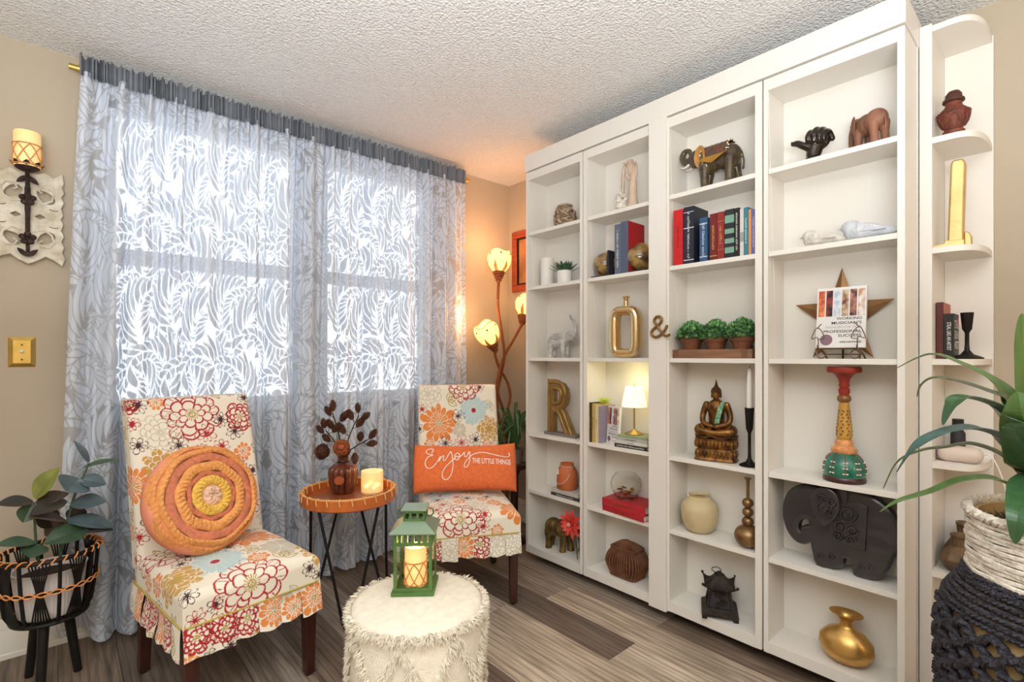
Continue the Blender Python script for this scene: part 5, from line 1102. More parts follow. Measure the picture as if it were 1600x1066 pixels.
for z, rr_ in ((.006, .0055), (.126, .005)): MB().tube([(*sq(bsq(z)+.001, 2*PI*i/48), z) for i in range(48)], rr_, 6, closed=True).build('hoop', M_bw, bs)
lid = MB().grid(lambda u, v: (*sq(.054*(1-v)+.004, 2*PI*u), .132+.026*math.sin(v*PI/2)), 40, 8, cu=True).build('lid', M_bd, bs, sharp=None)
for i in range(36):
    th = 2*PI*i/36; MB().tube([(*sq(.056*(1-v)+.006, th), .1345+.027*math.sin(v*PI/2)) for v in np.linspace(0, .85, 5)], .003, 5).build('lid_slat', M_bw, lid)
MB().tube([(*sq(.058, 2*PI*i/48), .134) for i in range(48)], .006, 6, closed=True).build('lid_hoop', M_bw, lid)
MB().lathe([(.012, .158), (.015, .163), (.01, .168), (.001, .169)], 16).build('knob', M_bw, lid)
# ---- ampersand on the center stile
q = at_x(1032, 511, XF-.016)
AMS = 1.25; am = thing('ampersand', 'bronze ampersand ornament hung on the bookcase center post', 'ornament', q, RS)
AP = [(.034, -.03), (.02, -.034), (.004, -.016), (-.012, .008), (-.02, .024), (-.012, .038), (.002, .036), (.006, .022), (-.006, .006), (-.024, -.008), (-.03, -.024), (-.02, -.036), (-.004, -.034), (.012, -.02), (.022, -.004), (.024, .006)]
AP = [(x*1.45, z*1.2) for x, z in AP]
MB().tube([Vector((p_.x, -.005, p_.z)) for p_ in bez([(x, 0, z) for x, z in AP], 6)], .0062, 10).build('ampersand_bar', lettering_m, am)
MB().tube([(0, .014, .03), (0, -.003, .03)], .003, 8).build('hook', M_brass, am)
# ---- column three
p = sp(1122, 5, .075)
e = figure('painted_elephant', 'dark painted elephant with jewelled blanket and curled raised trunk', 'figurine', p, RS)
M_pe = mat('painted_dark', (54, 40, 30), .28, col2=(86, 70, 40), vscale=25, coat=.6); M_pear = mat('painted_gold', (190, 138, 72), .35, .3, var=.2, vscale=40)
s_ = .205
elephant(e, s_, (M_pe, M_pear, M_paper), [(-.72, 0, .74), (-.80, 0, .84), (-.76, 0, .97), (-.64, 0, .97), (-.62, 0, .88)], face=-1, ears=(.13, .03, .23), leg_spread=.04)
def blank(u, v, off=1.0, u0=-.26, u1=.3): x = lerp(u0, u1, u); a = (v-.5)*3.3; return Vector((-(-x)*s_, .262*off*math.sin(a)*s_, (.615+.295*off*math.cos(a))*s_))
M_bl = mat('blanket_dark', (40, 62, 56), .4, col2=(120, 60, 40), vscale=70, coat=.4, detail=1)
MB().grid(blank, 16, 24).build('blanket', M_bl, e, sharp=None, solid=.003)
for v in (.02, .98):
    q = MB(); 
    tri = [blank(.05, v, 1.06), blank(.95, v, 1.06), blank(.45, v, 1.06)-Vector((0, 0, .03)), blank(.3, v, 1.06)-Vector((0, 0, .02))]
    q.add([tri[0], tri[1], tri[2], tri[0]+Vector((0, 0, -.012))], [(0, 1, 2, 3)]); q.build('gold_flap', M_gold, e, sharp=None, solid=.002)
for u in (0, 1):
    for k in range(17): MB().ball(blank(u, .04+.92*k/16, 1.03), .0036, 8, 6).build('bead', M_paper if k % 2 else M_gold, e)
for k in range(8): MB().ball(Vector((.27*s_+.012*math.cos(k), -.2*s_-.006*math.cos(k*2), (.75-.045*k)*s_)), .0035, 8, 5).build('jewel', M_paper, e)
for k in range(5): MB().tube([blank(.12+.19*k, .12, 1.045), blank(.2+.17*k, .25, 1.045), blank(.1+.2*k, .38, 1.045)], .0016, 5).build('gold_line', M_gold, e)
# row of hardbacks
xb_ = XF+.012
rows = [(1052, 1067, 328, (196, 30, 30), 'scarlet hardback at the left end of the hardback row', '*.4', (60, 30, 30), None), (1068, 1084, 323, (34, 36, 50), 'tall navy hardback with white lettering beside the scarlet book', '*.8', (220, 220, 225), [(.06, .075, (200, 200, 210)), (.62, .635, (200, 200, 210)), (.9, .91, (200, 200, 210))]),
        (1093, 1105, 340, (48, 84, 120), 'shorter blue hardback with pale bands next to the navy book', '*.75', (210, 220, 230), [(.1, .12, (200, 214, 226)), (.85, .87, (200, 214, 226))]), (1109, 1120, 334, (112, 34, 32), 'maroon hardback with gold lettering in the hardback row', '*.55', (200, 160, 90), [(.08, .1, (190, 150, 80))]),
        (1120.5, 1131.5, 331, (140, 46, 40), 'brick red hardback with thin gold rules in the hardback row', '*.4', (200, 160, 90), [(.2, .205, (200, 160, 90)), (.8, .805, (200, 160, 90))]), (1132.5, 1147, 327, (36, 40, 44), 'black hardback with green label panels in the hardback row', None, None, [(.1, .22, (120, 160, 140)), (.3, .4, (120, 160, 140)), (.5, .6, (120, 160, 140)), (.72, .88, (120, 160, 140))]),
        (1147.5, 1155, 325, (30, 26, 24), 'narrow black book with white title in the hardback row', '*.8', (226, 222, 210), None), (1156, 1162, 326, (206, 200, 190), 'narrow off-white book in the hardback row', None, None, [(.3, .5, (150, 150, 150))]), (1162.5, 1169, 324, (46, 124, 140), 'narrow teal book in the hardback row', '*.55', (230, 230, 220), None),
        (1169.5, 1174, 327, (212, 140, 84), 'thin orange book near the right end of the hardback row', None, None, None), (1174.5, 1180, 327, (92, 100, 160), 'thin violet blue book at the right end of the hardback row', '*.7', (230, 224, 220), None)]
for u0, u1, vt, cc, lab, tx, tc_, bands in rows:
    ya, yb2 = on_x(u0, xb_), on_x(u1, xb_); hh = min(.285, at_x((u0+u1)/2, vt, xb_).z-SZ[4])
    book('hardback_book', lab, (xb_, (ya+yb2)/2, SZ[4]), RS, (ya-yb2)*.97, .128, hh, cc, 'hardbacks on the second shelf', tx, cloth(tc_) if tc_ else None, bands)
# three little plants on a tray
tr_ = figure('wood_riser', 'low walnut riser under the three small plants', 'riser', sp(1114, 3, .07))
wy = on_x(1051, XF+.03)-on_x(1181, XF+.03)
MB().bx(-wy/2+.012, wy/2+.0, -.04, .05, 0, .038).build('block', mat('walnut_grain', (138, 98, 72), .55, var=.2, vscale=6, stretch=(1, 8, 8)), tr_, bevel=.002)
for s in (-1, 1): MB().bx(s*(wy/2-.03)-.01, s*(wy/2-.03)+.01, -.043, -.04, .0, .038).build('end_batten', mat('walnut_end', (120, 84, 60), .6), tr_)
M_lf = [mat('boxwood_%d' % i, c3, .5, var=.2, vscale=50) for i, c3 in enumerate(((80, 134, 74), (116, 168, 96), (50, 92, 52)))]
M_tc = mat('brown_pot', (112, 66, 44), .5, var=.15, vscale=12)
def lf_mesh(m):
    return MB().add([(0, 0, 0), (.006, .003, .006), (.0, 0.004, .014), (-.006, .003, .006), (0, -.001, .007)], [(0, 1, 4), (1, 2, 4), (2, 3, 4), (3, 0, 4)])
for i, u in enumerate((1081, 1118.5, 1160)):
    q = sp(u, 3, .07); q.z += .038
    t = figure('boxwood_plant', ('little boxwood plant at the left end of the walnut riser', 'little boxwood plant in the middle of the walnut riser', 'little boxwood plant at the right end of the walnut riser')[i], 'potted plant', q, RS, 'boxwood plants on the riser')
    MB().lathe([(.001, 0), (.034, 0), (.042, .034), (.046, .034), (.048, .05), (.044, .05), (.041, .042), (.001, .042)], 28).build('pot', M_tc, t, sharp=30)
    r = random.Random(i+40); bsh = [MB(), MB(), MB()]
    for n_ in range(330):
        a = r.uniform(0, 2*PI); el = r.uniform(-.35, PI/2)**1.0; R_ = .056*r.uniform(.75, 1.06); c3 = Vector((R_*math.cos(a)*math.cos(el), R_*math.sin(a)*math.cos(el), .06+.052*math.sin(el)*r.uniform(.8, 1.05))); d = (c3-Vector((0, 0, .05))).normalized()+Vector((r.uniform(-.5, .5), r.uniform(-.5, .5), r.uniform(0, .6))); qm = d.to_track_quat('Z', 'Y').to_matrix(); lm_ = lf_mesh(None); sc3 = r.uniform(1.0, 1.6)
        bsh[n_ % 3].add([c3+qm@(Vector(v)*sc3) for v in lm_.v], lm_.f)
    for n_ in range(3): o = bsh[n_].build('foliage', M_lf[n_], t, sharp=None, fix=False); o['kind'] = 'stuff'
    MB().ball((0, 0, .06), (.045, .045, .04), 14, 8).build('foliage_core', M_lf[2], t)
# buddha
p = sb(1117, 722, 2); p.x = XF+.075; p.y = on_x(1119, p.x); k = mpp(p); HB = 122*k
bd = figure('buddha_statue', 'bronze seated buddha statue on a lotus base', 'statue', p, RS+.28)
M_bu = mat('antique_gold', (150, 104, 52), .36, .75, col2=(82, 54, 30), vscale=30, bump=.2, bscale=150)
S_ = HB/.335; bd.scale = (.88, .88, 1)
def sv(*a): return Vector(a)*S_
def plinth(rows_, nm):
    def f(u, v):
        i = v*(len(rows_)-1); j_ = min(int(i), len(rows_)-2); t = i-j_; wq = lerp(rows_[j_][0], rows_[j_+1][0], t); z = lerp(rows_[j_][1], rows_[j_+1][1], t); c3, s3 = math.cos(2*PI*u), math.sin(2*PI*u); return sv(wq*math.copysign(abs(c3)**.4, c3), .6*wq*math.copysign(abs(s3)**.4, s3), z)
    return MB().grid(f, 96, len(rows_)*2, cu=True).build(nm, M_bu, bd, sharp=50)
plinth([(.001, 0), (.097, 0), (.098, .006), (.092, .012), (.086, .042), (.083, .05)], 'lotus_base'); plinth([(.083, .05), (.086, .056), (.095, .086), (.096, .094), (.001, .096)], 'lotus_top')
for zc, wc, hz_, tl in ((.028, .0885, .016, .12), (.071, .0905, .017, -.2)):
    ring_ = [(wc*math.copysign(abs(math.cos(t))**.4, math.cos(t)), .6*wc*math.copysign(abs(math.sin(t))**.4, math.sin(t))) for t in np.linspace(0, 2*PI, 721)]; arc = np.concatenate([[0], np.cumsum([math.dist(ring_[i], ring_[i+1]) for i in range(720)])])
    for i in range(30):
        q_ = arc[-1]*i/30; x = float(np.interp(q_, arc, [p_[0] for p_ in ring_])); y = float(np.interp(q_, arc, [p_[1] for p_ in ring_])); MB().ball(sv(x, y, zc), (.0075*S_, .005*S_ if abs(y) > .04 else .0075*S_, hz_*S_), 8, 6).build('lotus_petal', M_bu, bd)
MB().grid(lambda u, v: sv(lerp(.03, .098, v)*math.cos(2*PI*u)*(1+.03*math.sin(10*PI*u)*v), .6*lerp(.03, .092, v)*math.sin(2*PI*u), .112-.010*v+.006*math.sin(14*PI*u+1)*v), 72, 8, cu=True).build('drapery', mat('robe_bronze', (110, 78, 50), .5, .6, var=.2, vscale=30), bd, sharp=None, solid=.008)
b = MB()
b.ball(sv(0, .012, .135), (.05*S_, .036*S_, .034*S_), 18, 12); limb(b, [sv(0, .010, .14), sv(0, .010, .18), sv(0, .008, .222)], [.038*S_, .037*S_, .041*S_]); b.ball(sv(0, .009, .234), (.05*S_, .025*S_, .018*S_), 16, 10)
limb(b, [sv(0, .005, .24), sv(0, .003, .258)], [.0135*S_, .012*S_])
for s in (-1, 1):
    limb(b, [sv(s*.028, .012, .126), sv(s*.074, -.006, .130), sv(s*.066, -.036, .124), sv(-s*.008, -.046, .119)], [.028*S_, .0235*S_, .019*S_, .012*S_])
    limb(b, [sv(s*.047, .009, .234), sv(s*.062, .006, .192), sv(s*.057, -.012, .160), sv(s*.014, -.044, .148)], [.0165*S_, .0145*S_, .0125*S_, .0095*S_])
b.ball(sv(0, -.046, .146), (.017*S_, .011*S_, .006*S_), 10, 8)
blob(b, 'body', M_bu, bd, .0024, 2)
b = MB(); b.ball(sv(0, 0, .283), (.0215*S_, .023*S_, .026*S_), 18, 12); b.ball(sv(0, -.005, .272), (.017*S_, .018*S_, .016*S_), 14, 10)
b.ball(sv(0, -.023, .279), (.0032*S_, .004*S_, .008*S_), 8, 6)
for s in (-1, 1): b.ball(sv(s*.0225, .003, .277), (.003*S_, .006*S_, .014*S_), 8, 6)
blob(b, 'head', M_bu, bd, .0017, 2)
for s in (-1, 1): MB().ball(sv(s*.009, -.0212, .285), (.005*S_, .002*S_, .0016*S_), 8, 5).build('eyelid', M_ink, bd)
MB().ball(sv(0, -.0225, .267), (.006*S_, .002*S_, .0018*S_), 8, 5).build('lips', mat('lips', (110, 70, 40), .4, .6), bd)
MB().lathe([(.0235*S_, .286*S_), (.025*S_, .294*S_), (.021*S_, .305*S_), (.012*S_, .313*S_), (.008*S_, .319*S_), (.0055*S_, .328*S_), (.001, .345*S_)], 20, (0, .002*S_, 0)).build('hair_flame', mat('hair_bronze', (96, 66, 36), .5, .6, bump=.9, bscale=260), bd, sharp=None)
M_sash = mat('jewel_sash', (52, 120, 96), .35, col2=(150, 190, 150), vscale=90)
MB().grid(lambda u, v: sv(.008+.022*v+(u-.5)*.022, -.031-.003*math.sin(v*PI)+.004*v+.018*max(0, v-.75)/.25, .160+.088*v), 6, 14).build('sash', M_sash, bd, sharp=None, solid=.004)
# iron taper candlestick, shared by two shelves
def candlestick(label, loc, h_, taper=0., cup=.019, foot=.034, group='black iron candlesticks'):
    t = thing('iron_candlestick', label, 'candlestick', loc, RS, group); z = h_
    MB().lathe([(.001, 0), (foot, 0), (foot*1.02, .004), (foot*.8, .009), (foot*.4, .016), (.0075, .03), (.006, .05), (.006, z*.56), (.009, z*.6), (cup*.72, z*.64), (cup, z), (cup*.86, z), (cup*.5, z*.9), (.001, z*.88)], 28).build('stick', M_black, t, sharp=40)
    if taper:
        MB().lathe([(cup*.62, z*.9), (cup*.6, z+taper*.5), (cup*.42, z+taper*.95), (.002, z+taper)], 16).build('taper', M_wx, t); MB().tube([(0, 0, z+taper-.002), (.002, 0, z+taper+.010)], .001, 5).build('wick', M_ink, t)
    return t
p = Vector((XF+.06, on_x(1171, XF+.06), SZ[2])); candlestick('black iron candlestick holding a white taper beside the buddha', p, .235, .16, .018, .038)
# cream glass vase and brass bubble vase
p = Vector((XF+.085, on_x(1093, XF+.085), SZ[1]))
v_ = figure('cream_vase', 'round frosted cream glass vase with a short neck', 'vase', p)
MB().lathe([(.001, 0), (.045, 0), (.06, .012), (.076, .055), (.08, .095), (.072, .125), (.052, .142), (.042, .148), (.042, .156), (.046, .162), (.042, .162), (.038, .155), (.038, .147), (.069, .122), (.076, .095), (.057, .016), (.001, .006)], 40).build('glass_body', mat('cream_glass', (246, 226, 182), .2, trans=.45, ior=1.3, var=.04, vscale=10), v_, sharp=50)
MB().tube([(.043*math.cos(i*PI/16), .043*math.sin(i*PI/16), .149) for i in range(32)], .0026, 6, closed=True).build('neck_ring', mat('cream_ring', (232, 204, 150), .3), v_)
p = Vector((XF+.05, on_x(1168.5, XF+.05), SZ[1])); k = mpp(p)
v_ = figure('bubble_vase', 'bronze bottle of stacked balls with a thin stem', 'vase', p); M_bb = mat('bubble_bronze', (142, 112, 74), .35, .8, var=.15, vscale=25)
MB().ball((0, 0, .046), (.051, .051, .046), 28, 18).build('ball_body', M_bb, v_)
for i, (z, rr_) in enumerate(((.104, .0215), (.142, .0205), (.179, .0205))): MB().ball((0, 0, z), (rr_*1.06, rr_*1.06, rr_*.95), 20, 12).build('small_ball', M_bb, v_)
MB().lathe([(.006, .19), (.0062, .25), (.0066, .272), (.013, .276), (.013, .279), (.001, .279)], 14).build('stem', M_bb, v_, sharp=40)
# iron pagoda lantern
p = Vector((XF+.07, on_x(1124, XF+.07), SZ[0]))
pg = figure('pagoda_lantern', 'black cast iron pagoda lantern with curled roof corners', 'lantern', p, RS+.5)
M_ci = mat('cast_iron', (52, 44, 38), .55, .5, var=.3, vscale=50, bump=.5, bscale=160)
def sqr(w, z): return [(-w, -w, z), (w, -w, z), (w, w, z), (-w, w, z)]
def stackq(rows_): 
    vs = []; fs = []
    for w, z in rows_: vs += sqr(w, z)
    n = len(rows_)
    for i in range(n-1):
        for j_ in range(4): fs.append((i*4+j_, i*4+(j_+1) % 4, i*4+4+(j_+1) % 4, i*4+4+j_))
    fs += [(3, 2, 1, 0), tuple(n*4-4+i for i in range(4))]; return MB().add(vs, fs)
stackq([(.070, .014), (.072, .018), (.070, .026), (.056, .036), (.054, .04)]).build('base', M_ci, pg, sharp=20)
for sx in (-1, 1):
    for sy in (-1, 1): MB().bx(sx*.06-.01, sx*.06+.01, sy*.06-.01, sy*.06+.01, 0, .016).build('foot', M_ci, pg); MB().tube([(sx*.049, sy*.049, .038), (sx*.034, sy*.034, .122)], .0055, 6).build('corner_post', M_ci, pg)
r = random.Random(6)
for kk in range(4):
    R3 = rotz(kk*PI/2); q = MB()
    for i in range(16):
        x, z = r.uniform(-.042, .042)*(1), r.uniform(.05, .112); sc3 = ramp(z, [.04, .12], [1, .76]); a = r.uniform(0, 6); pts = [R3@Vector(((x*.8+.011*math.cos(a+t*1.3)*(1-t*.15))*sc3, -ramp(z+.011*math.sin(a+t*1.3), [.038, .122], [.049, .034]), z+.011*math.sin(a+t*1.3)*(1-t*.15))) for t in range(5)]
        q.tube(pts, .0026, 5)
    o = q.build('openwork', M_ci, pg); o['kind'] = 'stuff'
stackq([(.044, .04), (.030, .12)]).build('inner_shade', M_ink, pg, sharp=20)
def proof(u, v):
    th = 2*PI*u; w = lerp(.06, .016, v**.8); cx, cy = math.cos(th), math.sin(th); kk = 1/max(abs(cx), abs(cy)); corner = (kk-1)/.414; z = .118+.045*v**1.5+.018*corner**3*(1-v)**3; ex = 1+.12*corner**3*(1-v)**2; return (w*kk*cx*ex, w*kk*cy*ex, z+.003*abs(math.sin(20*th))*(1-v))
MB().grid(proof, 64, 10, cu=True).build('roof', M_ci, pg, sharp=None, solid=.004)
for kk in range(4): c3 = math.cos(kk*PI/2+PI/4)*.094, math.sin(kk*PI/2+PI/4)*.094; MB().ball((c3[0], c3[1], .140), .006, 8, 6).build('roof_curl', M_ci, pg)
MB().lathe([(.018, .16), (.02, .164), (.012, .17), (.008, .176), (.001, .178)], 16).build('roof_cap', M_ci, pg)
MB().tube([(-.012+.018*math.cos(t), .018*math.sin(t), .182+.004*math.sin(t)) for t in np.linspace(0, 2*PI, 20, endpoint=False)], .0018, 6, closed=True).build('ring', M_ci, pg)
# ---- column four
p = Vector((XF+.05, on_x(1271, XF+.05), SZ[5]))
TS = 1; th_ = figure('thumb_statue', 'dark bronze fist statue with its thumb out to the left', 'statue', p, RS)
M_tb = mat('dark_bronze', (44, 32, 24), .25, .5, coat=.4)
b = MB(); b.lathe([(.001, 0), (.026, 0), (.027, .006), (.024, .012), (.001, .013)], 20); limb(b, [(0, 0, .022), (.006, .002, .05)], [.0225, .026]); b.ball((.016, .004, .064), (.034, .021, .030), 18, 12, R=roty(.35))
for i, (x0_, zt, zb_) in enumerate(((-.006, .096, .062), (.011, .100, .060), (.027, .095, .056), (.041, .085, .052))):
    limb(b, [(x0_+.010, .014, zt-.022), (x0_+.004, .004, zt-.003), (x0_, -.014, zt-.006), (x0_-.003, -.026, zt-.022), (x0_-.003, -.022, zb_-.002)], [.009, .0092, .009, .0085, .0078])
limb(b, [(-.008, -.010, .044), (-.026, -.016, .054), (-.044, -.016, .066), (-.058, -.014, .069)], [.0135, .0115, .0105, .0075])
blob(b, 'fist', M_tb, th_, .0022, 2); th_.scale = (1.1, 1.1, 1.15)
MB().ball((-.060, -.016, .074), (.005, .005, .0025), 8, 6).build('thumb_nail', M_tb, th_)
p = Vector((XF+.06, on_x(1360, XF+.06), SZ[5])); 
e = figure('wooden_elephant', 'carved reddish wood elephant seen from behind with lowered trunk', 'figurine', p, RS-.75)
M_we = mat('carved_wood', (134, 90, 68), .55, var=.3, vscale=18, stretch=(1, 1, .4))
elephant(e, .138, (M_we, M_we, M_paper), [(-.68, 0, .62), (-.72, 0, .4), (-.70, 0, .2), (-.66, 0, .06)], face=-1, ears=(.12, .03, .22), tusk=False)
M_bird = mat('chalk_bird', (226, 218, 206), .85, col2=(196, 190, 184), vscale=30, bump=.6, bscale=90); M_bird2 = mat('chalk_bird_blue', (218, 218, 218), .85, col2=(190, 194, 202), vscale=30, bump=.6, bscale=90)
for u, lab, m, s_, hh, hd_ in ((1283, 'cream driftwood bird resting with its head turned left', M_bird, .105, .062, .026), (1352, 'larger bluish white driftwood bird with a long tail', M_bird2, .125, .072, .03)):
    p = Vector((XF+.055, on_x(u, XF+.055), SZ[4])); t = figure('driftwood_bird', lab, 'figurine', p, RS, 'driftwood birds'); b = MB(); L_ = s_
    b.ball((-.01, 0, hh*.42), (L_*.42, .034, hh*.42), 20, 12); b.ball((-L_*.34, -.002, hh*.72), (hd_, hd_*.85, hd_*.8), 16, 10); limb(b, [(L_*.1, 0, hh*.45), (L_*.5, 0, hh*.32), (L_*.72, 0, hh*.30)], [.026, .015, .009]); limb(b, [(-L_*.3, 0, hh*.45), (-L_*.33, 0, hh*.68)], [.027, .024])
    limb(b, [(-L_*.36-hd_*.7, -.004, hh*.70), (-L_*.36-hd_*1.35, -.006, hh*.64)], [.006, .002])
    b.v = [(x, y, max(z, 0)) for x, y, z in b.v]; blob(b, 'body', m, t, .0035, 3)
    for s in (-1, 1): MB().grid(lambda u_, v_2: Vector((-L_*.12+u_*L_*.62, s*(.03*(1-.35*u_)+.004), hh*(.58-.18*u_)+(v_2-.5)*hh*.42*(1-u_*.8))), 8, 6).build('wing', m, t, sharp=None, solid=.005)
# star and the handbook on its easel
p = Vector((XB-.014, on_x(1315, XB-.02), SZ[3])); cz = at_x(1315, 496, XB-.02).z-SZ[3]
st = figure('metal_star', 'large bronze five pointed star leaning behind the music handbook', 'ornament', p, RS)
Ro, Ri = .185, .072; vs = [(0, -.022, cz)]; fs = []
sx_ = (on_x(1240, XB-.02)-on_x(1395, XB-.02))/2/(Ro*math.cos(PI*.1)); cz2 = max(cz, Ro*math.sin(PI*.3)*1.0+.002)
vs = [(0, -.024, cz2)]
for i in range(10):
    a = PI/2+i*PI/5; rr_ = Ro if i % 2 == 0 else Ri; vs.append((rr_*math.cos(a)*min(sx_, 1.08), 0, cz2+rr_*math.sin(a)))
vs.append((0, .004, cz2)); fs = [(0, 1+i, 1+(i+1) % 10) for i in range(10)]+[(11, 1+(i+1) % 10, 1+i) for i in range(10)]
MB().add(vs, fs).build('star_body', mat('star_bronze', (140, 104, 66), .45, .6, var=.2, vscale=14), st, sharp=5)
MB().tube([(0, .004, cz2+.06), (0, .010, .0)], .003, 6).build('back_strut', M_black, st)
pz = .040; px_ = Vector((XF+.035, on_x(1310, XF+.035), SZ[3]))
wbk = (on_x(1271, XF+.04)-on_x(1350, XF+.04)); hb = handbook('white music handbook displayed on a wire easel in front of the star', px_+Vector((.012, 0, pz)), RS, -.12, wbk*.98, .218, 'music handbooks')
ez = figure('wire_easel', 'bronze wire scroll easel holding the music handbook', 'easel', px_)
M_wi = mat('bronze_wire', (112, 84, 60), .4, .7)
for s in (-1, 1):
    def ww(L_, r_=.0022, nm='scroll'): MB().tube(bez([(s*x, y, z) for x, y, z in L_], 6), r_, 6).build(nm, M_wi, ez)
    ww([(.062, .004, .0), (.066, -.004, .018), (.052, -.006, .032), (.038, -.006, .02), (.042, -.006, .006), (.058, -.006, .004), (.07, -.004, .03), (.06, 0, .036)])
    ww([(.06, -.002, .036), (.06, -.016, .036), (.06, -.018, .05)], .0026, 'ledge_hook')
    ww([(.06, -.012, .034), (.062, -.012, .075), (.082, -.010, .072), (.074, -.008, .098), (.064, -.006, .112), (.05, -.008, .098), (.042, -.012, .074), (.062, -.012, .070)], .0016)
    ww([(.064, -.006, .108), (.056, -.008, .12), (.05, -.01, .124)], .0016)
    ww([(.06, .004, .036), (.06, .05, .02), (.06, .085, .001)], .003, 'rear_leg')
MB().tube([(-.06, -.002, .036), (.06, -.002, .036)], .0026, 6).build('ledge_bar', M_wi, ez)
MB().tube([(-.06, .06, .016), (.06, .06, .016)], .002, 6).build('cross_bar', M_wi, ez)
# painted candlestick
p = Vector((XF+.07, on_x(1319, XF+.07), SZ[2])); k = mpp(p); z_ = 178*k; s_ = z_/.415
pc = figure('painted_candlestick', 'tall painted wooden candlestick with green base and red cup', 'candlestick', p)
pc.scale = (.84, .84, 1)
def lz(rows_, nm, m): MB().lathe([(a*s_, b_*s_) for a, b_ in rows_], 36).build(nm, m, pc, sharp=45)
M_gn = mat('painted_green', (38, 110, 88), .3, var=.3, vscale=30, coat=.5); M_oc = mat('painted_ochre', (190, 142, 62), .4, var=.15, vscale=30); M_rd = mat('painted_red', (150, 48, 34), .45, var=.2, vscale=30); M_cor = mat('painted_coral', (214, 146, 92), .45, var=.2, vscale=50)
lz([(.001, 0), (.079, 0), (.081, .008), (.078, .018), (.076, .020)], 'foot_ring', mat('painted_umber', (64, 32, 28), .4, coat=.4))
lz([(.076, .020), (.082, .035), (.08, .06), (.066, .085), (.046, .100), (.046, .102)], 'green_dome', M_gn)
lz([(.046, .102), (.05, .108), (.048, .118), (.036, .124), (.034, .13), (.036, .138), (.03, .148), (.026, .15)], 'coral_collar', M_cor)
lz([(.026, .15), (.031, .165), (.031, .18), (.026, .22), (.020, .27), (.018, .285)], 'ochre_shaft', M_oc)
lz([(.018, .285), (.026, .292), (.027, .302), (.022, .310), (.018, .312)], 'amber_bead', mat('painted_amber', (130, 82, 40), .4, coat=.4))
lz([(.018, .312), (.022, .322), (.021, .334), (.016, .338), (.021, .346), (.019, .356), (.022, .37), (.034, .385), (.044, .392), (.062, .394), (.066, .402), (.062, .415), (.001, .413)], 'red_cup', M_rd)
for i in range(10):
    a = 2*PI*i/10; e_ = Vector((math.cos(a), math.sin(a), 0))
    MB().tube([e_*.0815*s_+Vector((0, 0, .03*s_)), e_*.081*s_+Vector((0, 0, .058*s_)), e_*.067*s_+Vector((0, 0, .085*s_)), e_*.05*s_+Vector((0, 0, .098*s_))], .0014, 5).build('painted_line', M_rd, pc)
    for zq, rq in ((.036, .082), (.055, .0815), (.074, .0745)):
        for dx_ in (-1, 1):
            t_ = Vector((-math.sin(a), math.cos(a), 0)); MB().ball(e_*rq*s_+t_*.006*dx_+Vector((0, 0, zq*s_)), (.005, .0035, .0024), 8, 5, R=rotz(a+PI/2)).build('painted_petal', M_paper, pc)
for i in range(8):
    a = 2*PI*i/8
    for jn in range(8):
        zq = .17+.012*jn; rq = ramp(zq, [.15, .165, .18, .22, .27], [.026, .031, .031, .026, .020])-.0002; sgn = 1 if jn % 2 else -1; c3 = Vector((rq*s_*math.cos(a+sgn*.1), rq*s_*math.sin(a+sgn*.1), zq*s_)); MB().ball(c3, (.0056, .0012, .0022), 6, 5, R=rotz(a+PI/2)@roty(sgn*.8)).build('painted_leaf', M_ink, pc)
# black carved elephant
p = Vector((XF+.075, on_x(1318, XF+.075), SZ[1])); k = mpp(p)
be = figure('black_elephant', 'large flat black carved elephant with curled trunk', 'figurine', p, RS)
def T(pts):                                        # profile points of the carving, measured on its own plane inside the shelf
    out = []
    for x, y in pts: q = at_x(1180+x/3.27, 740+y/3.27, XF+.05); out.append((p.y-q.y, q.z-SZ[1]))
    return out
EL = [(148, 250), (150, 190), (175, 130), (225, 102), (285, 102), (312, 112), (350, 122), (400, 132), (450, 136), (480, 134), (520, 138), (600, 170), (670, 225), (705, 280), (722, 340), (722, 420), (700, 440), (680, 480), (655, 535), (610, 565), (560, 562), (512, 545), (508, 500), (490, 470), (455, 455), (436, 462), (430, 497), (385, 507), (320, 492), (300, 430), (285, 372), (240, 382), (200, 362), (165, 310)]
HO = [(206, 290), (220, 262), (255, 252), (282, 272), (284, 303), (262, 310), (242, 314), (238, 334), (222, 333), (208, 312)]
M_be = mat('black_carved', (44, 41, 44), .3, var=.2, vscale=20, coat=.7)
def closed(pts, n): q = T(pts); return [(v.x, v.z) for v in bez([(x, 0, z) for x, z in q]+[(q[0][0], 0, q[0][1])], n)[:-1]]
zmin = min(z for x, z in closed(EL, 3)); 
o = cutout('body', closed(EL, 3), [closed(HO, 3)], .022, M_be, be, .010)
FE = [(330, 120), (345, 94), (385, 82), (432, 92), (462, 122), (464, 170), (430, 200), (380, 190)]; o = cutout('far_ear', closed(FE, 4), [], .010, M_be, be, .006); o.location = (0, -.014, 0)
HD = [(160, 245), (162, 192), (184, 140), (228, 114), (285, 114), (312, 122), (330, 170), (330, 240), (300, 262), (258, 238), (216, 252), (196, 288), (198, 320), (180, 300)]; o = cutout('head', closed(HD, 3), [], .010, M_be, be, .008); o.location = (0, -.012, 0)
be.location.z += max(0, -zmin+.007)
earp = [(288, 140), (330, 105), (385, 108), (425, 150), (432, 210), (405, 255), (360, 285), (330, 255), (300, 205)]
o = cutout('ear', closed(earp, 4), [], .014, M_be, be, .006); o.location = (0, -.036, 0)
bk_ = [(385, 190), (520, 180), (572, 200), (560, 425), (380, 360)]; o = cutout('saddle_cloth', T(bk_), [], .004, M_be, be, .002); o.location = (0, -.026, 0)
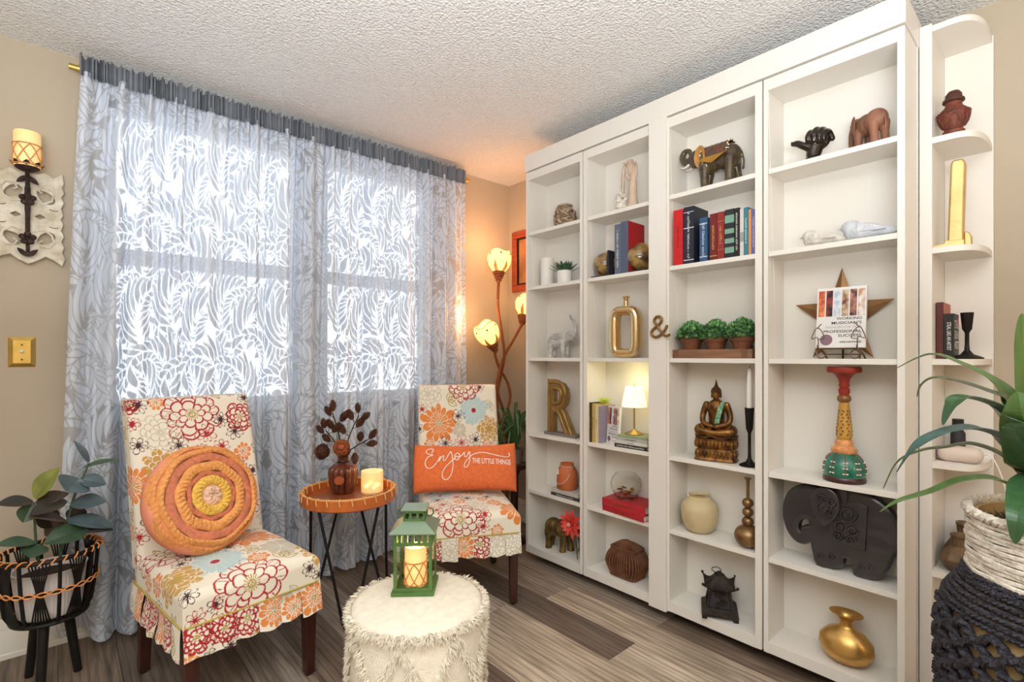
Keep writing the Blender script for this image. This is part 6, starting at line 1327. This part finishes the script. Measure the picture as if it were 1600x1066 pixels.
def scroll(cx, cy, R_, turns, sgn, y, tail=None):
    pts = [(cx+R_*(1-.75*t)*math.cos(sgn*t*turns*2*PI), cy+R_*(1-.75*t)*math.sin(sgn*t*turns*2*PI)) for t in np.linspace(0, 1, 22)]; MB().tube([(a, y, b_) for a, b_ in T(pts)], .0052, 6).build('carved_scroll', M_be, be)
for a_ in ((360, 190, 45, 1.3, 1), (345, 150, 22, 1.2, -1), (400, 170, 22, 1.2, 1), (385, 225, 25, 1.2, -1)): scroll(*a_, -.05)
for a_ in ((475, 235, 48, 1.4, 1), (435, 300, 34, 1.3, -1), (500, 320, 30, 1.3, 1), (425, 345, 24, 1.2, 1), (490, 370, 26, 1.3, -1)): scroll(*a_, -.033)
for x0_, x1_, y0_ in ((300, 425, 415), (305, 420, 480), (500, 615, 480), (515, 610, 535)): MB().tube([(a, -.019, b_) for a, b_ in T([(x0_, y0_-8), ((x0_+x1_)/2, y0_), (x1_, y0_+8)])], .0022, 6).build('leg_band', M_be, be)
for x0_, y0_ in ((330, 448), (385, 452), (535, 508), (585, 512)): scroll(x0_, y0_, 16, 1.2, 1, -.02)
MB().tube([(a, -.023, b_) for a, b_ in T([(570, 205), (567, 310), (558, 420)])], .002, 6).build('cloth_border', M_be, be)
MB().tube([(a, -.019, b_) for a, b_ in T([(180, 240), (205, 225), (230, 215)])], .003, 6).build('tusk', M_be, be)
# gold squat vase
p = Vector((XF+.07, on_x(1322, XF+.07), SZ[0])); k = mpp(p)
gv2 = figure('gold_vase', 'squat gold flask vase with a wide flared mouth on the bottom shelf', 'vase', p, RS)
M_gv = mat('brushed_gold', (224, 182, 108), .34, .85, col2=(190, 142, 76), vscale=8, stretch=(1, 1, 2))
MB().lathe([(.001, 0), (.03, .001), (.068, .02), (.086, .055), (.082, .085), (.058, .112), (.026, .126), (.019, .134), (.019, .15), (.028, .164), (.05, .174), (.052, .178), (.047, .178), (.016, .162), (.014, .15), (.014, .134), (.001, .13)], 44, sy=.72).build('flask', M_gv, gv2, sharp=60)
MB().tube([(.0505*math.cos(i*PI/20), .0505*.72*math.sin(i*PI/20), .177) for i in range(40)], .002, 6, closed=True).build('lip', M_gv, gv2)
# ------------------------------------------------------------------ things on the rounded end shelves
def ep(u, zi, X): return Vector((X, on_x(u, X), EZ[zi]))
p = ep(1490, 5, 2.28); k = mpp(p)
un = figure('carved_urn', 'carved reddish wood urn with domed lid on the upper end shelf', 'urn', p); M_ur = mat('carved_red_wood', (112, 56, 40), .55, var=.3, vscale=30, bump=.4, bscale=120); s_ = 76*k/.16; un.scale = (.78, .78, 1)
MB().lathe([(.001, 0), (.034*s_, 0), (.036*s_, .005*s_), (.03*s_, .011*s_), (.037*s_, .018*s_), (.037*s_, .025*s_), (.028*s_, .03*s_), (.035*s_, .038*s_), (.047*s_, .056*s_), (.053*s_, .075*s_), (.053*s_, .084*s_), (.044*s_, .094*s_), (.031*s_, .104*s_), (.027*s_, .112*s_), (.029*s_, .118*s_)], 32).build('urn_body', M_ur, un, sharp=45)
MB().lathe([(.029*s_, .118*s_), (.037*s_, .122*s_), (.036*s_, .129*s_), (.029*s_, .132*s_), (.027*s_, .146*s_), (.018*s_, .156*s_), (.001, .16*s_)], 28).build('lid', mat('carved_dark_wood', (78, 42, 32), .6, var=.3, vscale=40), un, sharp=45)
for i in range(9):
    a = 2*PI*i/9; pts = [Vector((ramp(z, [.04, .056, .075], [.037, .048, .0535])*s_*math.cos(a+o_), ramp(z, [.04, .056, .075], [.037, .048, .0535])*s_*math.sin(a+o_), z*s_)) for o_, z in ((-.3, .04), (-.28, .055), (-.18, .068), (0, .074), (.18, .068), (.28, .055), (.3, .04))]; MB().tube(pts, .0028*s_, 6).build('carved_arch', M_ur, un)
for i in range(24): a = 2*PI*i/24; MB().ball((.053*s_*math.cos(a), .053*s_*math.sin(a), .0835*s_), (.006*s_, .003*s_, .004*s_), 8, 5, R=rotz(a+.9)).build('rope_bead', M_ur, un)
p = ep(1486, 4, 2.262); k = mpp(p)
gb_ = figure('gold_bookend', 'tall gold slab bookend with an angled foot on the end shelf', 'bookend', p, RS); M_gs = mat('satin_gold', (222, 188, 128), .4, .85, var=.15, vscale=9, bump=.15, bscale=30); hh = 134*k
b = MB(); vs = []
for z, xa, xb2 in ((.012, -.008, .034), (hh*.25, -.006, .034), (hh*.7, -.002, .037), (hh*.94, .0, .039), (hh, .004, .033)): vs += [(xa, -.02, z), (xb2, -.02, z), (xb2, .02, z), (xa, .02, z)]
b.add(vs, [(3, 2, 1, 0)]+[(i*4+j_, i*4+(j_+1) % 4, i*4+4+(j_+1) % 4, i*4+4+j_) for i in range(4) for j_ in range(4)]+[(16, 17, 18, 19)]).build('slab', M_gs, gb_, bevel=.006)
MB().prism([(-.045, 0), (.036, 0), (.036, .02), (-.012, .024), (-.016, .014), (-.045, .012)], -.024, .024).build('foot', M_gs, gb_, bevel=.002)
MB().prism([(.034, 0), (.054, 0), (.053, .03), (.047, .044), (.04, .048), (.034, .046)], -.012, .012).build('heel_tab', M_gs, gb_, bevel=.004)
xa = 2.265
book('end_shelf_book', 'rust orange paperback standing behind the black book on the end shelf', (xa, .316, EZ[3]), RS, .018, .15, .196, (176, 84, 56), 'books on the end shelf', None, None, [(0, 1, (90, 40, 34))])
t = book('end_shelf_book', 'small black book with a lettered cover on the end shelf', (xa-.005, .292, EZ[3]), RS, .026, .11, .155, (30, 28, 30), 'books on the end shelf', 'STEAL LIKE AN ARTIST', M_wht)
for i, tx in enumerate(('STEAL', 'LIKE AN', 'ARTIST')): lettering(tx, M_wht, t, frame((.0135, .055, .118-.036*i), (0, 1, 0), (0, 0, 1)), .085, .028, name='cover_title', bold=.02)
MB().bx(.0132, .0138, .082, .106, .12, .142).build('cover_sticker', mat('pink_sticker', (226, 92, 98), .5), t)
candlestick('black iron candlestick without a candle on the end shelf', Vector((2.30, on_x(1511, 2.30), EZ[3])), .158, 0, .018, .043)
p = Vector((2.285, .262, EZ[2]))
dv = figure('white_speaker', 'pale oblong rounded device with a thin white cord on the end shelf', 'speaker', p, RS); M_dev = mat('pale_plastic', (216, 198, 186), .45)
o = MB().bx(-.062, .055, -.035, .035, .0, .052).build('casing', M_dev, dv); m_ = o.modifiers.new('b', 'BEVEL'); m_.width = .024; m_.segments = 5
MB().bx(-.066, -.05, -.02, .02, .006, .04).build('end_grille', mat('grille', (140, 124, 112), .7), dv, bevel=.006)
MB().tube(bez([(.05, 0, .03), (.075, -.01, .03), (.10, -.02, -.03), (.115, -.02, -.12), (.12, -.02, -.25)], 8), .0018, 6).build('cord', M_wht, dv)
p = Vector((2.40, .285, EZ[2])); bt = figure('black_bottle', 'slim black bottle standing behind the pale device on the end shelf', 'bottle', p)
MB().lathe([(.001, 0), (.019, 0), (.021, .004), (.021, .085), (.012, .1), (.012, .108)], 20).build('bottle_body', M_ink, bt, sharp=40); MB().lathe([(.0165, .108), (.0165, .135), (.001, .136)], 18).build('cap', mat('black_cap', (30, 28, 28), .35), bt, sharp=40)
M_cl = mat('raku_clay', (120, 94, 66), .5, col2=(70, 52, 38), vscale=14, bump=.5, bscale=40)
for lab, q, sc3 in (('brown faceted clay pot with a ribbed neck nearer the rim of the low end shelf', Vector((2.27, .262, EZ[1])), 1.), ('brown clay pot standing behind the faceted one on the low end shelf', Vector((2.385, .258, EZ[1])), 1.12)):
    t = figure('clay_pot', lab, 'pot', q, RS, 'clay pots on the end shelf'); s_ = sc3*.88
    MB().lathe([(.001, 0), (.035*s_, 0), (.062*s_, .03*s_), (.066*s_, .05*s_), (.05*s_, .078*s_), (.028*s_, .092*s_), (.024*s_, .1*s_)], 9).build('pot_body', M_cl, t, sharp=25)
    MB().lathe([(.024*s_, .1*s_), (.027*s_, .132*s_), (.032*s_, .136*s_), (.032*s_, .143*s_), (.026*s_, .143*s_), (.02*s_, .12*s_)], 20).build('neck', M_cl, t, sharp=40)
    for i in range(14): a = 2*PI*i/14; MB().tube([(.0255*s_*math.cos(a), .0255*s_*math.sin(a), .102*s_), (.0285*s_*math.cos(a), .0285*s_*math.sin(a), .132*s_)], .002, 5).build('neck_rib', M_cl, t)
# ------------------------------------------------------------------ tall basket with dracaena at the right edge
DC = Vector((1.50, -.005, 0)); RB, RWH, ZRIM, ZBW = .2165, .166, .857, .725
bk2 = thing('woven_floor_basket', 'tall floor basket of black knotted rope with a white rope collar', 'basket', DC)
M_wr = mat('white_rope', (232, 222, 206), .9, var=.14, vscale=120, bump=.5, bscale=300); M_br = mat('black_rope', (46, 44, 52), .5, var=.5, vscale=90, bump=.6, bscale=260); M_lin = mat('tan_liner', (196, 164, 112), .9)
def brad(z): return ramp(z, [0, .05, .2, .45, .6, .67, ZBW], [.165, .18, .2, .214, RB, .205, .172])
n_w = 15; dz = (ZRIM-ZBW-.004)/n_w
for i in range(n_w):
    z = ZBW+.008+dz*i; r_ = RWH+.002*math.sin(i*1.7)
    MB().tube([((r_+.0015*math.sin(j_*1.3+i))*math.cos(2*PI*j_/72), (r_+.0015*math.sin(j_*1.3+i))*math.sin(2*PI*j_/72), z+.0012*math.sin(j_*.9+i*2)) for j_ in range(72)], dz*.56, 6, closed=True).build('white_coil', M_wr, bk2)
def twist(R_, z, amp, r_, m, nm, n=180, turns=46, wav=0, wn=0, ph0=0, zf=None):
    for ph in (0, PI): MB().tube([((R_+amp*math.cos(turns*2*PI*j_/n+ph))*math.cos(2*PI*j_/n), (R_+amp*math.cos(turns*2*PI*j_/n+ph))*math.sin(2*PI*j_/n), z+amp*math.sin(turns*2*PI*j_/n+ph)+wav*math.sin(wn*2*PI*j_/n+ph0)) for j_ in range(n)], r_, 5, closed=True).build(nm, m, bk2)
twist(RWH+.002, ZRIM+.002, .005, .006, M_wr, 'rim_twist', 216, 36)
for i in range(2): twist(RWH+.006+.003*i, ZBW+.006-.008*i, .003, .0045, M_br, 'twined_row', 216, 54)
for i in range(6): twist(brad(ZBW-.008-.0115*i)+.001, ZBW-.008-.0115*i, .003, .0042, M_br, 'twined_row', 216, 54)
zz_ = ZBW-.09; row = 0
while zz_ > .03:
    twist(brad(zz_)+.001, zz_, .0055, .0068, M_br, 'knotted_row', 240, 48, .012, 20, PI*(row % 2)); zz_ -= .021; row += 1
MB().lathe([(.001, .004)]+[(brad(z)-.014, z) for z in np.linspace(.006, ZBW, 14)]+[(RWH-.010, ZBW+.01), (RWH-.010, ZRIM-.004), (RWH-.016, ZRIM-.004), (RWH-.016, ZRIM-.05), (.001, ZRIM-.05)], 48).build('liner', M_lin, bk2, sharp=50)
dr = thing('dracaena', 'green strap leaved dracaena arching out of the tall basket', 'potted plant', DC+Vector((0, 0, ZRIM-.05)))
ms = MB(); r = random.Random(14)
for i in range(1500):
    a = r.uniform(0, 2*PI); q = (RWH-.02)*math.sqrt(r.random()); z = .004; d = Vector((r.uniform(-1, 1), r.uniform(-1, 1), r.uniform(.2, 1.2))).normalized(); c3 = Vector((q*math.cos(a), q*math.sin(a), z+.03*(1-q/RWH)*r.random())); L_ = r.uniform(.02, .05); s3 = d.orthogonal().normalized()*.0012; e3 = d.cross(s3).normalized()*.0012; m3 = c3+d*L_*.6+Vector((r.uniform(-.01, .01), r.uniform(-.01, .01), 0)); t3 = c3+d*L_
    ms.add([c3-s3, c3+s3, c3+e3, m3-s3, m3+s3, m3+e3, t3], [(0, 1, 4, 3), (1, 2, 5, 4), (2, 0, 3, 5), (3, 4, 6), (4, 5, 6), (5, 3, 6)])
o = ms.build('moss', mat('moss', (92, 80, 58), .95, col2=(52, 48, 40), vscale=60), dr, sharp=None, fix=False); o['kind'] = 'stuff'
MB().lathe([(.001, .0), (RWH-.02, .0), (RWH-.02, .004), (.001, .012)], 32).build('soil', mat('potting_soil', (60, 50, 40), .95, bump=.8, bscale=90), dr)
def pz_(u, v, D): 
    be_ = math.atan((u-800)/F); g_ = A+be_; d_ = D*math.cos(be_); return Vector((D*math.sin(g_), D*math.cos(g_), HC-(v-V0)*d_/F))-dr.location
M_dr = [mat('dracaena_%d' % i, c3, .33, var=.16, vscale=12, stretch=(6, 6, 1), coat=.2) for i, c3 in enumerate(((84, 114, 58), (58, 94, 56), (56, 92, 86), (76, 90, 46)))]
CR = pz_(1622, 745, 1.5)
for pts, w_, mi, D1 in (
    ([(1605, 690), (1578, 625), (1550, 595), (1501, 569), (1453, 554), (1402, 575)], .036, 0, 1.56),
    ([(1605, 680), (1576, 628), (1543, 612), (1498, 597), (1460, 591), (1440, 602), (1433, 620)], .034, 3, 1.5),
    ([(1604, 710), (1583, 668), (1552, 636), (1508, 622), (1488, 634), (1473, 664)], .05, 1, 1.42),
    ([(1608, 742), (1585, 708), (1560, 684), (1518, 671), (1468, 680), (1430, 701), (1401, 738)], .056, 2, 1.40),
    ([(1604, 756), (1586, 735), (1560, 710), (1516, 695), (1478, 700), (1440, 705), (1403, 722), (1380, 764)], .030, 3, 1.52),
    ([(1606, 775), (1586, 763), (1550, 749), (1501, 752), (1453, 770), (1404, 784), (1375, 800)], .034, 0, 1.42),
    ([(1612, 735), (1600, 705), (1586, 672), (1570, 648)], .05, 1, 1.36),
    ([(1618, 720), (1606, 640), (1600, 560), (1597, 520), (1596, 490)], .045, 0, 1.5),
    ([(1618, 730), (1608, 690), (1598, 650), (1590, 612)], .07, 0, 1.35),
    ([(1618, 750), (1604, 760), (1597, 780), (1590, 810), (1586, 850)], .04, 1, 1.33),
    ([(1640, 700), (1680, 620), (1740, 600), (1800, 660)], .05, 0, 1.5), ([(1640, 720), (1700, 680), (1780, 720), (1830, 800)], .05, 1, 1.4), ([(1640, 680), (1660, 560), (1680, 480)], .045, 3, 1.55), ([(1650, 740), (1700, 740), (1760, 800)], .04, 2, 1.6)):
    n = len(pts); strap(dr, [CR]+[pz_(u, v, lerp(1.5, D1, min(1, (i+1)/(n-1)))) for i, (u, v) in enumerate(pts)], w_*1.35, M_dr[mi], fk=.22, n=7, solid=.0016)
MB().tube([(0, 0, 0), CR*.5+Vector((0, 0, .02)), CR], [.02, .018, .016], 10).build('cane', mat('cane', (120, 104, 76), .8, bump=.4, bscale=60), dr)
